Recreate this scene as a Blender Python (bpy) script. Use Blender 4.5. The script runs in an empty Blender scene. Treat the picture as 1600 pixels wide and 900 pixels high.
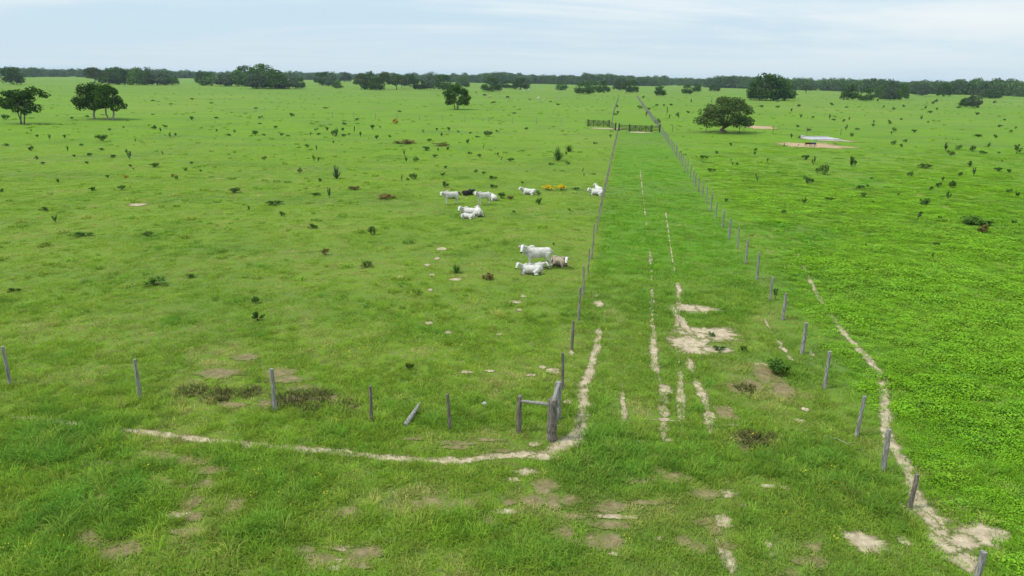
import bpy, bmesh, math, random
import numpy as np
from mathutils import Vector, Matrix

random.seed(7)
RNG = np.random.default_rng(7)
scene = bpy.context.scene
COL = scene.collection

# ------------------------------------------------------------------ camera
F_PX, CAM_H = 1067.0, 11.0
PITCH = math.atan(330 / F_PX)
ROLL = math.atan(24 / 1600)
cam_d = bpy.data.cameras.new('camera')
cam_d.sensor_width = 36.0
cam_d.lens = 36.0 * F_PX / 1600
cam_d.clip_start = 0.1
cam_d.clip_end = 40000
cam = bpy.data.objects.new('camera', cam_d)
COL.objects.link(cam)
_f = Vector((0, math.cos(PITCH), -math.sin(PITCH)))
_u = Vector((0, math.sin(PITCH), math.cos(PITCH)))
_r = Vector((1, 0, 0))
_X = math.cos(ROLL) * _r + math.sin(ROLL) * _u
_Y = -math.sin(ROLL) * _r + math.cos(ROLL) * _u
_M = Matrix((_X, _Y, -_f)).transposed().to_4x4()
_M.translation = (0, 0, CAM_H)
cam.matrix_world = _M
scene.camera = cam

# ------------------------------------------------------------------ light
SUN_EL, SUN_AZ = math.radians(56), math.radians(-105)   # azimuth clockwise from +Y
sd = bpy.data.lights.new('sun', 'SUN')
sd.energy = 3.2
sd.angle = math.radians(7)
sd.color = (1.0, 0.96, 0.90)
sun = bpy.data.objects.new('sun', sd)
COL.objects.link(sun)
_s = Vector((math.cos(SUN_EL) * math.sin(SUN_AZ), math.cos(SUN_EL) * math.cos(SUN_AZ), math.sin(SUN_EL)))
sun.rotation_euler = _s.to_track_quat('Z', 'Y').to_euler()

world = bpy.data.worlds.new('World')
scene.world = world
world.use_nodes = True
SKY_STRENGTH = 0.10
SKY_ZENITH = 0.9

scene.view_settings.view_transform = 'Standard'
scene.view_settings.look = 'None'
scene.view_settings.exposure = 0.0
scene.view_settings.gamma = 1.0
scene.view_settings.use_curve_mapping = False
scene.render.engine = 'CYCLES'
scene.cycles.use_denoising = True
scene.cycles.max_bounces = 4
scene.cycles.diffuse_bounces = 2
scene.cycles.transmission_bounces = 3
scene.cycles.volume_bounces = 0
scene.cycles.sample_clamp_indirect = 4.0


# ------------------------------------------------------------------ node helper
class NT:
    def __init__(s, tree):
        s.t = tree
        s.n = tree.nodes
        s.l = tree.links

    def new(s, typ, **kw):
        n = s.n.new(typ)
        for k, v in kw.items():
            setattr(n, k, v)
        return n

    def put(s, sock, v):
        if v is None:
            return
        if isinstance(v, bpy.types.NodeSocket):
            s.l.new(v, sock)
        else:
            if isinstance(v, (tuple, list)) and len(v) == 3 and len(sock.default_value) == 4:
                v = (*v, 1)
            sock.default_value = v

    def m(s, op, a, b=None, c=None, clamp=False):
        n = s.new('ShaderNodeMath', operation=op, use_clamp=clamp)
        s.put(n.inputs[0], a)
        s.put(n.inputs[1], b)
        s.put(n.inputs[2], c)
        return n.outputs[0]

    def rng(s, v, a, b, lo=0.0, hi=1.0):
        n = s.new('ShaderNodeMapRange', interpolation_type='SMOOTHSTEP')
        s.put(n.inputs[0], v)
        n.inputs[1].default_value, n.inputs[2].default_value = a, b
        n.inputs[3].default_value, n.inputs[4].default_value = lo, hi
        return n.outputs[0]

    def mix(s, f, a, b, blend='MIX'):
        n = s.new('ShaderNodeMix', data_type='RGBA', blend_type=blend)
        s.put(n.inputs[0], f)
        s.put(n.inputs[6], a)
        s.put(n.inputs[7], b)
        return n.outputs[2]

    def noise(s, vec, scale, detail=3.0, rough=0.55, dist=0.0):
        n = s.new('ShaderNodeTexNoise')
        s.put(n.inputs['Vector'], vec)
        n.inputs['Scale'].default_value = scale
        n.inputs['Detail'].default_value = detail
        n.inputs['Roughness'].default_value = rough
        n.inputs['Distortion'].default_value = dist
        return n.outputs['Fac']

    def sep(s, v):
        n = s.new('ShaderNodeSeparateXYZ')
        s.put(n.inputs[0], v)
        return n.outputs

    def comb(s, x, y, z):
        n = s.new('ShaderNodeCombineXYZ')
        for i, v in enumerate((x, y, z)):
            s.put(n.inputs[i], v)
        return n.outputs[0]


# world: thin overcast over a Nishita sky, zenith brightness added to lift the light
def build_world():
    w = NT(world.node_tree)
    w.n.clear()
    out = w.new('ShaderNodeOutputWorld')
    bg = w.new('ShaderNodeBackground')
    sky = w.new('ShaderNodeTexSky', sky_type='NISHITA', sun_disc=False)
    sky.sun_elevation = SUN_EL
    sky.sun_rotation = SUN_AZ
    sky.dust_density = 1.5
    tc = w.new('ShaderNodeTexCoord')
    d = tc.outputs['Generated']
    x, y, z = w.sep(d)
    zc = w.m('MAXIMUM', z, 0.0)
    den = w.m('ADD', zc, 0.075)
    p = w.comb(w.m('DIVIDE', x, den), w.m('DIVIDE', y, den), 0.0)
    mp = w.new('ShaderNodeMapping')
    w.put(mp.inputs[0], p)
    mp.inputs['Scale'].default_value = (0.17, 0.27, 1)
    mp.inputs['Rotation'].default_value = (0, 0, 0.10)
    mp.inputs['Location'].default_value = (3.1, 1.7, 0)
    n1 = w.noise(mp.outputs[0], 1.0, 6, 0.58, 0.6)
    n2 = w.noise(mp.outputs[0], 3.2, 5, 0.6, 0.8)
    n = w.m('ADD', w.m('MULTIPLY', n1, 0.82), w.m('MULTIPLY', n2, 0.18))
    f = w.rng(n, 0.37, 0.62)
    cloud = w.mix(f, (0.59, 0.76, 0.88), (0.87, 0.925, 0.945))
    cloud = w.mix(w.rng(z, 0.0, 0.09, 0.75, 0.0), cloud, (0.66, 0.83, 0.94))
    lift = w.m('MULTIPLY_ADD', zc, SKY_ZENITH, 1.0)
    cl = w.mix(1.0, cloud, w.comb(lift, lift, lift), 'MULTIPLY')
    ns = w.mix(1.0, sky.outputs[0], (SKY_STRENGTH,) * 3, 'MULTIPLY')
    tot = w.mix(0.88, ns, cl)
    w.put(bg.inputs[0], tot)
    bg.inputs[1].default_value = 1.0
    w.l.new(bg.outputs[0], out.inputs[0])


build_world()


# ------------------------------------------------------------------ small helpers
def at(x, y):
    """ground point seen at pixel (x, y) of the 1600x900 photograph"""
    a, b = x - 800, y - 450
    r = a * math.cos(ROLL) + b * math.sin(ROLL)
    d = -a * math.sin(ROLL) + b * math.cos(ROLL)
    vy = F_PX * math.cos(PITCH) - d * math.sin(PITCH)
    vz = -F_PX * math.sin(PITCH) - d * math.cos(PITCH)
    t = CAM_H / -vz
    return (r * t, vy * t)


def mpp(p):
    """metres per photo pixel at ground point p"""
    return (p[1] * math.cos(PITCH) + CAM_H * math.sin(PITCH)) / F_PX


def tag(o, label, cat, group=None):
    o['label'] = label
    o['category'] = cat
    if group:
        o['group'] = group
    return o


def empty(name, loc, rz=0.0, sc=1.0):
    o = bpy.data.objects.new(name, None)
    o.empty_display_size = 0.3
    COL.objects.link(o)
    o.location = (loc[0], loc[1], loc[2] if len(loc) > 2 else 0)
    o.rotation_euler = (0, 0, rz)
    o.scale = (sc,) * 3 if not isinstance(sc, tuple) else sc
    return o


def mesh(name, v, f, mats=(), mi=None, smooth=False):
    me = bpy.data.meshes.new(name)
    me.from_pydata([tuple(a) for a in v], [], [tuple(a) for a in f])
    for m_ in mats:
        me.materials.append(m_)
    if mi is not None:
        me.polygons.foreach_set('material_index', np.asarray(mi, dtype=np.int32))
    if smooth:
        me.polygons.foreach_set('use_smooth', np.ones(len(me.polygons), dtype=bool))
    me.update()
    return me


def quads_mesh(name, V, nper, mats, mi=None, smooth=False):
    """V: (n*nper,3) array of n separate polygons of nper corners"""
    n = len(V) // nper
    me = bpy.data.meshes.new(name)
    me.vertices.add(len(V))
    me.vertices.foreach_set('co', np.asarray(V, dtype=np.float32).ravel())
    me.loops.add(len(V))
    me.loops.foreach_set('vertex_index', np.arange(len(V), dtype=np.int32))
    me.polygons.add(n)
    me.polygons.foreach_set('loop_start', np.arange(0, len(V), nper, dtype=np.int32))
    for m_ in mats:
        me.materials.append(m_)
    if mi is not None:
        me.polygons.foreach_set('material_index', np.asarray(mi, dtype=np.int32))
    me.update(calc_edges=True)
    me.validate()
    return me


def obj(name, me, parent=None, loc=(0, 0, 0), rot=(0, 0, 0), sc=(1, 1, 1)):
    o = bpy.data.objects.new(name, me)
    COL.objects.link(o)
    o.parent = parent
    o.location = loc
    o.rotation_euler = rot
    o.scale = sc
    return o


class MB:
    def __init__(s):
        s.v, s.f, s.mi = [], [], []

    def tube(s, pts, rad, k=8, mi=0, cap=True, jit=0.0):
        """closed tapered tube; rad entries are floats or (side, up)"""
        base = len(s.v)
        n = len(pts)
        P = [Vector(p) for p in pts]
        ref = None
        for i in range(n):
            t = (P[min(i + 1, n - 1)] - P[max(i - 1, 0)]).normalized()
            if ref is None:
                ref = Vector((0, 0, 1)) if abs(t.z) < 0.9 else Vector((1, 0, 0))
            a = t.cross(ref)
            if a.length < 1e-4:
                a = t.orthogonal()
            a.normalize()
            b = a.cross(t).normalized()
            ref = b
            r = rad[i]
            ra, rb = (r, r) if not isinstance(r, tuple) else r
            for j in range(k):
                w = 2 * math.pi * j / k
                q = 1 + (random.uniform(-jit, jit) if jit else 0)
                s.v.append(P[i] + a * math.cos(w) * ra * q + b * math.sin(w) * rb * q)
        for i in range(n - 1):
            for j in range(k):
                a0 = base + i * k + j
                a1 = base + i * k + (j + 1) % k
                s.f.append((a0, a1, a1 + k, a0 + k))
                s.mi.append(mi)
        if cap:
            s.f.append(tuple(base + j for j in reversed(range(k))))
            s.f.append(tuple(base + (n - 1) * k + j for j in range(k)))
            s.mi += [mi, mi]

    def box(s, c, size, rz=0.0, mi=0, tilt=None):
        base = len(s.v)
        R = Matrix.Rotation(rz, 3, 'Z')
        if tilt is not None:
            R = R @ tilt
        for dx in (-.5, .5):
            for dy in (-.5, .5):
                for dz in (-.5, .5):
                    s.v.append(Vector(c) + R @ Vector((dx * size[0], dy * size[1], dz * size[2])))
        for q in ((0, 1, 3, 2), (4, 6, 7, 5), (0, 4, 5, 1), (2, 3, 7, 6), (0, 2, 6, 4), (1, 5, 7, 3)):
            s.f.append(tuple(base + i for i in q))
            s.mi.append(mi)

    def ball(s, c, r, mi=0, u=12, w=8, R=None):
        base = len(s.v)
        if not isinstance(r, tuple):
            r = (r, r, r)
        c = Vector(c)
        for i in range(1, w):
            th = math.pi * i / w
            for j in range(u):
                ph = 2 * math.pi * j / u
                p = Vector((r[0] * math.sin(th) * math.cos(ph), r[1] * math.sin(th) * math.sin(ph), r[2] * math.cos(th)))
                s.v.append(c + (R @ p if R else p))
        top = len(s.v)
        s.v.append(c + (R @ Vector((0, 0, r[2])) if R else Vector((0, 0, r[2]))))
        s.v.append(c + (R @ Vector((0, 0, -r[2])) if R else Vector((0, 0, -r[2]))))
        for i in range(w - 2):
            for j in range(u):
                a0 = base + i * u + j
                a1 = base + i * u + (j + 1) % u
                s.f.append((a0, a0 + u, a1 + u, a1))
                s.mi.append(mi)
        for j in range(u):
            s.f.append((top, base + j, base + (j + 1) % u))
            e = base + (w - 2) * u
            s.f.append((top + 1, e + (j + 1) % u, e + j))
            s.mi += [mi, mi]

    def mesh(s, name, mats, smooth=False):
        return mesh(name, s.v, s.f, mats, s.mi, smooth)


def vnoise(x, y, seed=0):
    """smooth 2-D value noise in 0..1, cell size 1"""
    xi, yi = np.floor(x).astype(np.int64), np.floor(y).astype(np.int64)
    xf, yf = x - xi, y - yi
    xf, yf = xf * xf * (3 - 2 * xf), yf * yf * (3 - 2 * yf)

    def h(a, b):
        n = (a * 374761393 + b * 668265263 + seed * 1442695041) & 0x7fffffff
        n = ((n ^ (n >> 13)) * 1274126177) & 0x7fffffff
        return ((n ^ (n >> 16)) & 0xffff) / 65535.0
    return (h(xi, yi) * (1 - xf) + h(xi + 1, yi) * xf) * (1 - yf) + (h(xi, yi + 1) * (1 - xf) + h(xi + 1, yi + 1) * xf) * yf


def fbm(x, y, seed=0, o=3):
    t, a, s = 0, 0.5, 0
    for i in range(o):
        t = t + a * vnoise(x * 2 ** i, y * 2 ** i, seed + i)
        s += a
        a *= 0.5
    return t / s


# lane fences on the ground: x as a function of y
def x_left(y):
    return 1.35 + 0.160 * (y - 19.3)


def x_right(y):
    return 11.2 + 0.1555 * (y - 19.8)


# ------------------------------------------------------------------ materials
def mat(name):
    m_ = bpy.data.materials.new(name)
    m_.use_nodes = True
    t = NT(m_.node_tree)
    t.n.clear()
    out = t.new('ShaderNodeOutputMaterial')
    return m_, t, out


def field_colour(t):
    """sward colour by place: left pasture, lane, right field, far plain"""
    g = t.new('ShaderNodeNewGeometry')
    pos = g.outputs['Position']
    x, y, z = t.sep(pos)
    flat = t.comb(x, y, 0.0)
    n0 = t.noise(flat, 0.011, 4)
    n1 = t.noise(flat, 0.085, 4, 0.6)
    n2 = t.noise(flat, 0.55, 4, 0.6)
    wob = t.m('MULTIPLY_ADD', n2, 2.4, -1.2)
    r = t.rng(t.m('ADD', t.m('SUBTRACT', x, t.m('MULTIPLY_ADD', y, 0.1555, 11.2 - 0.1555 * 19.8)), wob), -0.2, 1.8)
    l = t.rng(t.m('ADD', t.m('SUBTRACT', x, t.m('MULTIPLY_ADD', y, 0.160, 1.35 - 0.160 * 19.3)), t.m('MULTIPLY', wob, 0.4)), -0.3, 0.9)
    lane = t.m('MULTIPLY', l, t.rng(y, 150, 156, 1.0, 0.0))
    far = t.rng(y, 30, 150)  # distance blends: different grass, plus its backlit grazing-view look painted into the colour
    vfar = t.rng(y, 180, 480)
    left = t.mix(far, (0.134, 0.208, 0.020), (0.128, 0.232, 0.013))
    right = t.mix(far, (0.108, 0.220, 0.012), (0.124, 0.230, 0.012))
    lan = t.mix(t.rng(y, 28, 48), (0.126, 0.196, 0.022), (0.088, 0.205, 0.011))
    c = t.mix(lane, left, lan)
    c = t.mix(r, c, right)
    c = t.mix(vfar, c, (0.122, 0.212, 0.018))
    c = t.mix(t.m('MULTIPLY', t.rng(n1, 0.46, 0.70), 0.42), c, (0.062, 0.128, 0.018))
    c = t.mix(t.m('MULTIPLY', t.rng(n0, 0.45, 0.68), 0.55), c, (0.172, 0.240, 0.034))
    c = t.mix(t.m('MULTIPLY', t.rng(n2, 0.52, 0.78), 0.40), c, (0.175, 0.225, 0.032))
    return c, pos, flat, (x, y, z)


def make_ground_mat():
    m_, t, out = mat('sward')
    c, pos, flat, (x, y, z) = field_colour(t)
    f1 = t.noise(flat, 2.6, 5, 0.65)
    f2 = t.noise(flat, 14.0, 4, 0.7)
    near = t.rng(y, 25, 75, 1.0, 0.0)
    thin = t.m('MULTIPLY', t.rng(f1, 0.46, 0.72), t.m('MULTIPLY', near, 0.75))
    c = t.mix(thin, c, (0.155, 0.135, 0.065))
    c = t.mix(t.m('MULTIPLY', t.rng(f2, 0.40, 0.70), 0.32), c, (0.045, 0.085, 0.015))
    st = t.noise(t.comb(t.m('MULTIPLY', x, 0.25), y, 0.0), 0.11, 5, 0.65)
    c = t.mix(t.m('MULTIPLY', t.rng(st, 0.48, 0.70), 0.60), c, (0.090, 0.145, 0.036))
    b = t.new('ShaderNodeBsdfPrincipled')
    t.put(b.inputs['Base Color'], c)
    b.inputs['Roughness'].default_value = 0.95
    b.inputs['Specular IOR Level'].default_value = 0.1
    bp = t.new('ShaderNodeBump')
    bp.inputs['Strength'].default_value = 0.6
    bp.inputs['Distance'].default_value = 0.12
    t.put(bp.inputs['Height'], t.m('ADD', f1, t.m('MULTIPLY', f2, 0.35)))
    t.put(b.inputs['Normal'], bp.outputs[0])
    t.l.new(b.outputs[0], out.inputs[0])
    return m_


def make_grass_mat(name, mul, lush, dry, trans=0.42, mixed=1.0):
    m_, t, out = mat(name)
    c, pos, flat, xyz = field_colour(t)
    a = t.new('ShaderNodeAttribute', attribute_type='INSTANCER', attribute_name='tint')
    oi = t.new('ShaderNodeObjectInfo')
    tint = a.outputs['Fac']
    c = t.mix(t.rng(tint, 0.45, 0.0, 0.0, 0.85), c, lush)
    c = t.mix(t.rng(tint, 0.55, 1.0, 0.0, 0.95), c, dry)
    rr = t.m('FRACT', t.m('MULTIPLY', oi.outputs['Random'], 17.31))
    c = t.mix(t.rng(rr, 0.76, 1.0, 0.0, 0.50 * mixed), c, (0.19, 0.19, 0.045))
    c = t.mix(t.rng(rr, 0.24, 0.0, 0.0, 0.45), c, (0.07, 0.14, 0.03))
    v = t.m('MULTIPLY_ADD', oi.outputs['Random'], 0.62 * mul, 0.72 * mul)
    c = t.mix(1.0, c, t.comb(v, v, v), 'MULTIPLY')
    d = t.new('ShaderNodeBsdfDiffuse')
    tr = t.new('ShaderNodeBsdfTranslucent')
    gg = t.new('ShaderNodeNewGeometry')
    vm = t.new('ShaderNodeVectorMath', operation='MULTIPLY_ADD')
    t.put(vm.inputs[0], gg.outputs['Normal'])
    vm.inputs[1].default_value = (0.55, 0.55, 0.55)
    vm.inputs[2].default_value = (0, 0, 0.75)
    vn = t.new('ShaderNodeVectorMath', operation='NORMALIZE')
    t.put(vn.inputs[0], vm.outputs[0])
    t.put(d.inputs['Normal'], vn.outputs[0])
    t.put(d.inputs[0], c)
    t.put(tr.inputs[0], c)
    mx = t.new('ShaderNodeMixShader')
    mx.inputs[0].default_value = trans
    t.l.new(d.outputs[0], mx.inputs[1])
    t.l.new(tr.outputs[0], mx.inputs[2])
    t.l.new(mx.outputs[0], out.inputs[0])
    return m_


def make_leaf_mat(name, c0, c1, trans=0.2, objvar=0.25):
    m_, t, out = mat(name)
    g = t.new('ShaderNodeNewGeometry')
    oi = t.new('ShaderNodeObjectInfo')
    c = t.mix(g.outputs['Random Per Island'], c0, c1)
    v = t.m('MULTIPLY_ADD', oi.outputs['Random'], objvar * 2, 1 - objvar)
    c = t.mix(1.0, c, t.comb(v, v, v), 'MULTIPLY')
    d = t.new('ShaderNodeBsdfDiffuse')
    tr = t.new('ShaderNodeBsdfTranslucent')
    t.put(d.inputs[0], c)
    t.put(tr.inputs[0], c)
    mx = t.new('ShaderNodeMixShader')
    mx.inputs[0].default_value = trans
    t.l.new(d.outputs[0], mx.inputs[1])
    t.l.new(tr.outputs[0], mx.inputs[2])
    t.l.new(mx.outputs[0], out.inputs[0])
    return m_


def make_noise_mat(name, c0, c1, scale=4.0, rough=0.9, bump=0.3, stretch=(1, 1, 1), spec=0.2, lo=0.35, hi=0.68, dist=0.02):
    m_, t, out = mat(name)
    tc = t.new('ShaderNodeTexCoord')
    mp = t.new('ShaderNodeMapping')
    t.put(mp.inputs[0], tc.outputs['Object'])
    mp.inputs['Scale'].default_value = stretch
    n = t.noise(mp.outputs[0], scale, 5, 0.62)
    c = t.mix(t.rng(n, lo, hi), c0, c1)
    b = t.new('ShaderNodeBsdfPrincipled')
    t.put(b.inputs['Base Color'], c)
    b.inputs['Roughness'].default_value = rough
    b.inputs['Specular IOR Level'].default_value = spec
    if bump:
        bp = t.new('ShaderNodeBump')
        bp.inputs['Strength'].default_value = bump
        bp.inputs['Distance'].default_value = dist
        t.put(bp.inputs['Height'], n)
        t.put(b.inputs['Normal'], bp.outputs[0])
    t.l.new(b.outputs[0], out.inputs[0])
    return m_


def make_worn_mat(name, c0, c1, litter, lo=0.28, hi=0.62):
    m_, t, out = mat(name)
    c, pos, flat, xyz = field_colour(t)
    a = t.new('ShaderNodeAttribute', attribute_type='GEOMETRY', attribute_name='core')
    n1 = t.noise(flat, 3.2, 5, 0.65)
    n2 = t.noise(flat, 17.0, 4, 0.7)
    n3 = t.noise(flat, 0.7, 3, 0.6)
    sand = t.mix(t.rng(n1, 0.36, 0.66), c0, c1)
    sand = t.mix(t.m('MULTIPLY', t.rng(n2, 0.50, 0.72), 0.55), sand, litter)
    k = t.m('ADD', a.outputs['Fac'], t.m('ADD', t.m('MULTIPLY_ADD', n1, 0.7, -0.35), t.m('ADD', t.m('MULTIPLY_ADD', n2, 0.7, -0.35), t.m('MULTIPLY_ADD', n3, 0.5, -0.25))))
    c = t.mix(t.m('MULTIPLY', t.rng(n2, 0.40, 0.70), 0.45), c, (0.045, 0.085, 0.015))
    edge = t.mix(t.rng(k, lo - 0.22, lo + 0.12), c, litter)
    col = t.mix(t.rng(k, lo, hi), edge, sand)
    b = t.new('ShaderNodeBsdfPrincipled')
    t.put(b.inputs['Base Color'], col)
    b.inputs['Roughness'].default_value = 0.95
    b.inputs['Specular IOR Level'].default_value = 0.05
    bp = t.new('ShaderNodeBump')
    bp.inputs['Strength'].default_value = 0.7
    bp.inputs['Distance'].default_value = 0.05
    t.put(bp.inputs['Height'], t.m('ADD', n1, t.m('MULTIPLY', n2, 0.4)))
    t.put(b.inputs['Normal'], bp.outputs[0])
    tp = t.new('ShaderNodeBsdfTransparent')
    mx = t.new('ShaderNodeMixShader')
    t.put(mx.inputs[0], t.rng(k, lo - 0.24, lo - 0.02))
    t.l.new(tp.outputs[0], mx.inputs[1])
    t.l.new(b.outputs[0], mx.inputs[2])
    t.l.new(mx.outputs[0], out.inputs[0])
    return m_


M = {}
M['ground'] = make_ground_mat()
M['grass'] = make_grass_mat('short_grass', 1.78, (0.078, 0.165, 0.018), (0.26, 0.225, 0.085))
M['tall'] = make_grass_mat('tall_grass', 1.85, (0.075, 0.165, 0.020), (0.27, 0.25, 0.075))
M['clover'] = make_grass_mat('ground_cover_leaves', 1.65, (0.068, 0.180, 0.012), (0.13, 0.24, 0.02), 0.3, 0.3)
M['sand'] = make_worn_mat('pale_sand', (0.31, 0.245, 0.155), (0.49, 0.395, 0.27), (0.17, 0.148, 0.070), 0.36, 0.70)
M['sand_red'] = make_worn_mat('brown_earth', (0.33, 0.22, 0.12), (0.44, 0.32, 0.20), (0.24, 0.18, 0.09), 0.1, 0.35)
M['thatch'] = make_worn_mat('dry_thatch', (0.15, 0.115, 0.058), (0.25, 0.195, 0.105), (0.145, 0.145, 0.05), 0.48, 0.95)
M['wood_grey'] = make_noise_mat('weathered_wood_grey', (0.14, 0.130, 0.115), (0.35, 0.33, 0.30), 5.0, 0.85, 0.6, (6, 6, 0.7))
M['wood_brown'] = make_noise_mat('weathered_wood_brown', (0.09, 0.075, 0.06), (0.25, 0.21, 0.175), 5.0, 0.85, 0.6, (6, 6, 0.7))
M['wood_tan'] = make_noise_mat('weathered_wood_tan', (0.15, 0.125, 0.10), (0.36, 0.32, 0.27), 5.0, 0.85, 0.6, (6, 6, 0.7))
M['wood_dark'] = make_noise_mat('dark_gate_wood', (0.018, 0.015, 0.014), (0.045, 0.04, 0.036), 3.0, 0.8, 0.3, (2, 2, 1))
M['wire'] = make_noise_mat('fence_wire', (0.12, 0.11, 0.10), (0.22, 0.21, 0.2), 2.0, 0.6, 0.0)
M['bark'] = make_noise_mat('bark', (0.075, 0.060, 0.045), (0.20, 0.175, 0.145), 3.0, 0.9, 0.6, (3, 3, 0.6))
M['bark_pale'] = make_noise_mat('pale_bark', (0.20, 0.175, 0.15), (0.42, 0.39, 0.35), 3.0, 0.9, 0.5, (3, 3, 0.6))
M['leaf_dark'] = make_leaf_mat('leaf_dark', (0.020, 0.056, 0.009), (0.066, 0.130, 0.018), 0.2)
M['leaf_wood'] = make_leaf_mat('leaf_wood', (0.046, 0.092, 0.024), (0.115, 0.180, 0.048), 0.25)
M['leaf_wood_dark'] = make_leaf_mat('leaf_wood_dark', (0.036, 0.078, 0.020), (0.090, 0.150, 0.040), 0.25)
M['leaf_olive'] = make_leaf_mat('leaf_olive', (0.042, 0.076, 0.020), (0.105, 0.150, 0.042), 0.25)
M['leaf_mid'] = make_leaf_mat('leaf_mid', (0.036, 0.088, 0.015), (0.100, 0.185, 0.030), 0.25)
M['leaf_shrub'] = make_leaf_mat('leaf_shrub', (0.040, 0.098, 0.020), (0.110, 0.195, 0.038), 0.35, 0.4)
M['leaf_grey'] = make_leaf_mat('leaf_greygreen', (0.045, 0.075, 0.035), (0.10, 0.14, 0.075))
M['leaf_bright'] = make_leaf_mat('leaf_bright', (0.05, 0.14, 0.015), (0.11, 0.22, 0.03))
M['leaf_yellow'] = make_leaf_mat('flower_yellow', (0.50, 0.34, 0.012), (0.66, 0.48, 0.02), 0.2, 0.05)
M['leaf_orange'] = make_leaf_mat('leaf_orange', (0.28, 0.13, 0.02), (0.38, 0.22, 0.03), 0.2, 0.05)
M['leaf_red'] = make_leaf_mat('leaf_dry_red', (0.14, 0.085, 0.03), (0.17, 0.16, 0.05), 0.2, 0.1)
M['leaf_weed'] = make_leaf_mat('leaf_weed_brown', (0.075, 0.120, 0.030), (0.165, 0.125, 0.052), 0.3, 0.2)
M['leaf_yellow_small'] = make_leaf_mat('small_flower_yellow', (0.42, 0.38, 0.03), (0.55, 0.50, 0.05), 0.2, 0.05)
M['stem'] = make_noise_mat('woody_stem', (0.06, 0.05, 0.035), (0.13, 0.11, 0.08), 8.0, 0.9, 0.0)
M['concrete'] = make_noise_mat('pale_concrete', (0.44, 0.43, 0.41), (0.60, 0.59, 0.57), 1.5, 0.9, 0.1)
M['rock'] = make_noise_mat('pale_rock', (0.35, 0.34, 0.32), (0.6, 0.59, 0.57), 5, 0.9, 0.4)
M['horn'] = make_noise_mat('horn', (0.28, 0.25, 0.2), (0.5, 0.46, 0.38), 6, 0.6, 0.0)
M['dark_skin'] = make_noise_mat('dark_skin', (0.014, 0.013, 0.013), (0.03, 0.028, 0.027), 6, 0.6, 0.0)
M['blue_plastic'] = make_noise_mat('blue_plastic', (0.02, 0.07, 0.20), (0.03, 0.10, 0.26), 3, 0.45, 0.0)
M['red_plastic'] = make_noise_mat('dark_red_paint', (0.10, 0.018, 0.014), (0.15, 0.03, 0.022), 3, 0.55, 0.0)


def make_water():
    m_, t, out = mat('tank_water')
    b = t.new('ShaderNodeBsdfPrincipled')
    b.inputs['Base Color'].default_value = (0.36, 0.35, 0.34, 1)
    b.inputs['Roughness'].default_value = 0.25
    g = t.new('ShaderNodeNewGeometry')
    bp = t.new('ShaderNodeBump')
    bp.inputs['Strength'].default_value = 0.15
    bp.inputs['Distance'].default_value = 0.02
    t.put(bp.inputs['Height'], t.noise(g.outputs['Position'], 3.0, 3))
    t.put(b.inputs['Normal'], bp.outputs[0])
    t.l.new(b.outputs[0], out.inputs[0])
    return m_


M['water'] = make_water()


def make_coat(name, face, body, fold):
    """hide: body colour broken up by soft folds and dirt; the face colour comes with the 'face' attribute"""
    m_, t, out = mat(name)
    tc = t.new('ShaderNodeTexCoord')
    n = t.noise(tc.outputs['Object'], 2.6, 4, 0.6)
    n2 = t.noise(tc.outputs['Object'], 14, 3, 0.6)
    c = t.mix(t.rng(n, 0.42, 0.70), body, fold)
    a = t.new('ShaderNodeAttribute', attribute_type='GEOMETRY', attribute_name='face')
    c = t.mix(a.outputs['Fac'], c, face)
    c = t.mix(t.m('MULTIPLY', t.rng(n2, 0.5, 0.8), 0.25), c, fold)
    b = t.new('ShaderNodeBsdfPrincipled')
    t.put(b.inputs['Base Color'], c)
    b.inputs['Roughness'].default_value = 0.8
    b.inputs['Specular IOR Level'].default_value = 0.15
    t.l.new(b.outputs[0], out.inputs[0])
    return m_


M['coat_white'] = make_coat('coat_white', (0.60, 0.57, 0.515), (0.57, 0.54, 0.485), (0.33, 0.29, 0.23))
M['coat_grey'] = make_coat('coat_grey_brown', (0.66, 0.62, 0.56), (0.33, 0.265, 0.185), (0.11, 0.092, 0.07))
M['coat_black'] = make_coat('coat_black', (0.025, 0.022, 0.02), (0.02, 0.018, 0.017), (0.035, 0.03, 0.028))
M['coat_tan'] = make_coat('coat_tan', (0.45, 0.32, 0.18), (0.42, 0.29, 0.16), (0.3, 0.2, 0.11))

# ------------------------------------------------------------------ ground
EXT = 9000.0
gx = np.concatenate([-np.geomspace(EXT, 10, 22), [0], np.geomspace(10, EXT, 22)])
gv = [(a, b, 0.0) for b in gx for a in gx]
nn = len(gx)
gf = [(j * nn + i, j * nn + i + 1, (j + 1) * nn + i + 1, (j + 1) * nn + i) for j in range(nn - 1) for i in range(nn - 1)]
ground = obj('ground', mesh('ground', gv, gf, [M['ground']]))
ground['kind'] = 'structure'

# ------------------------------------------------------------------ paths and bare patches
PATHS = []      # (list of ground points, half width at each) for keeping the grass off
PATCHES = []    # (cx, cy, rx, ry)
_pz = [0.006]


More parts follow.
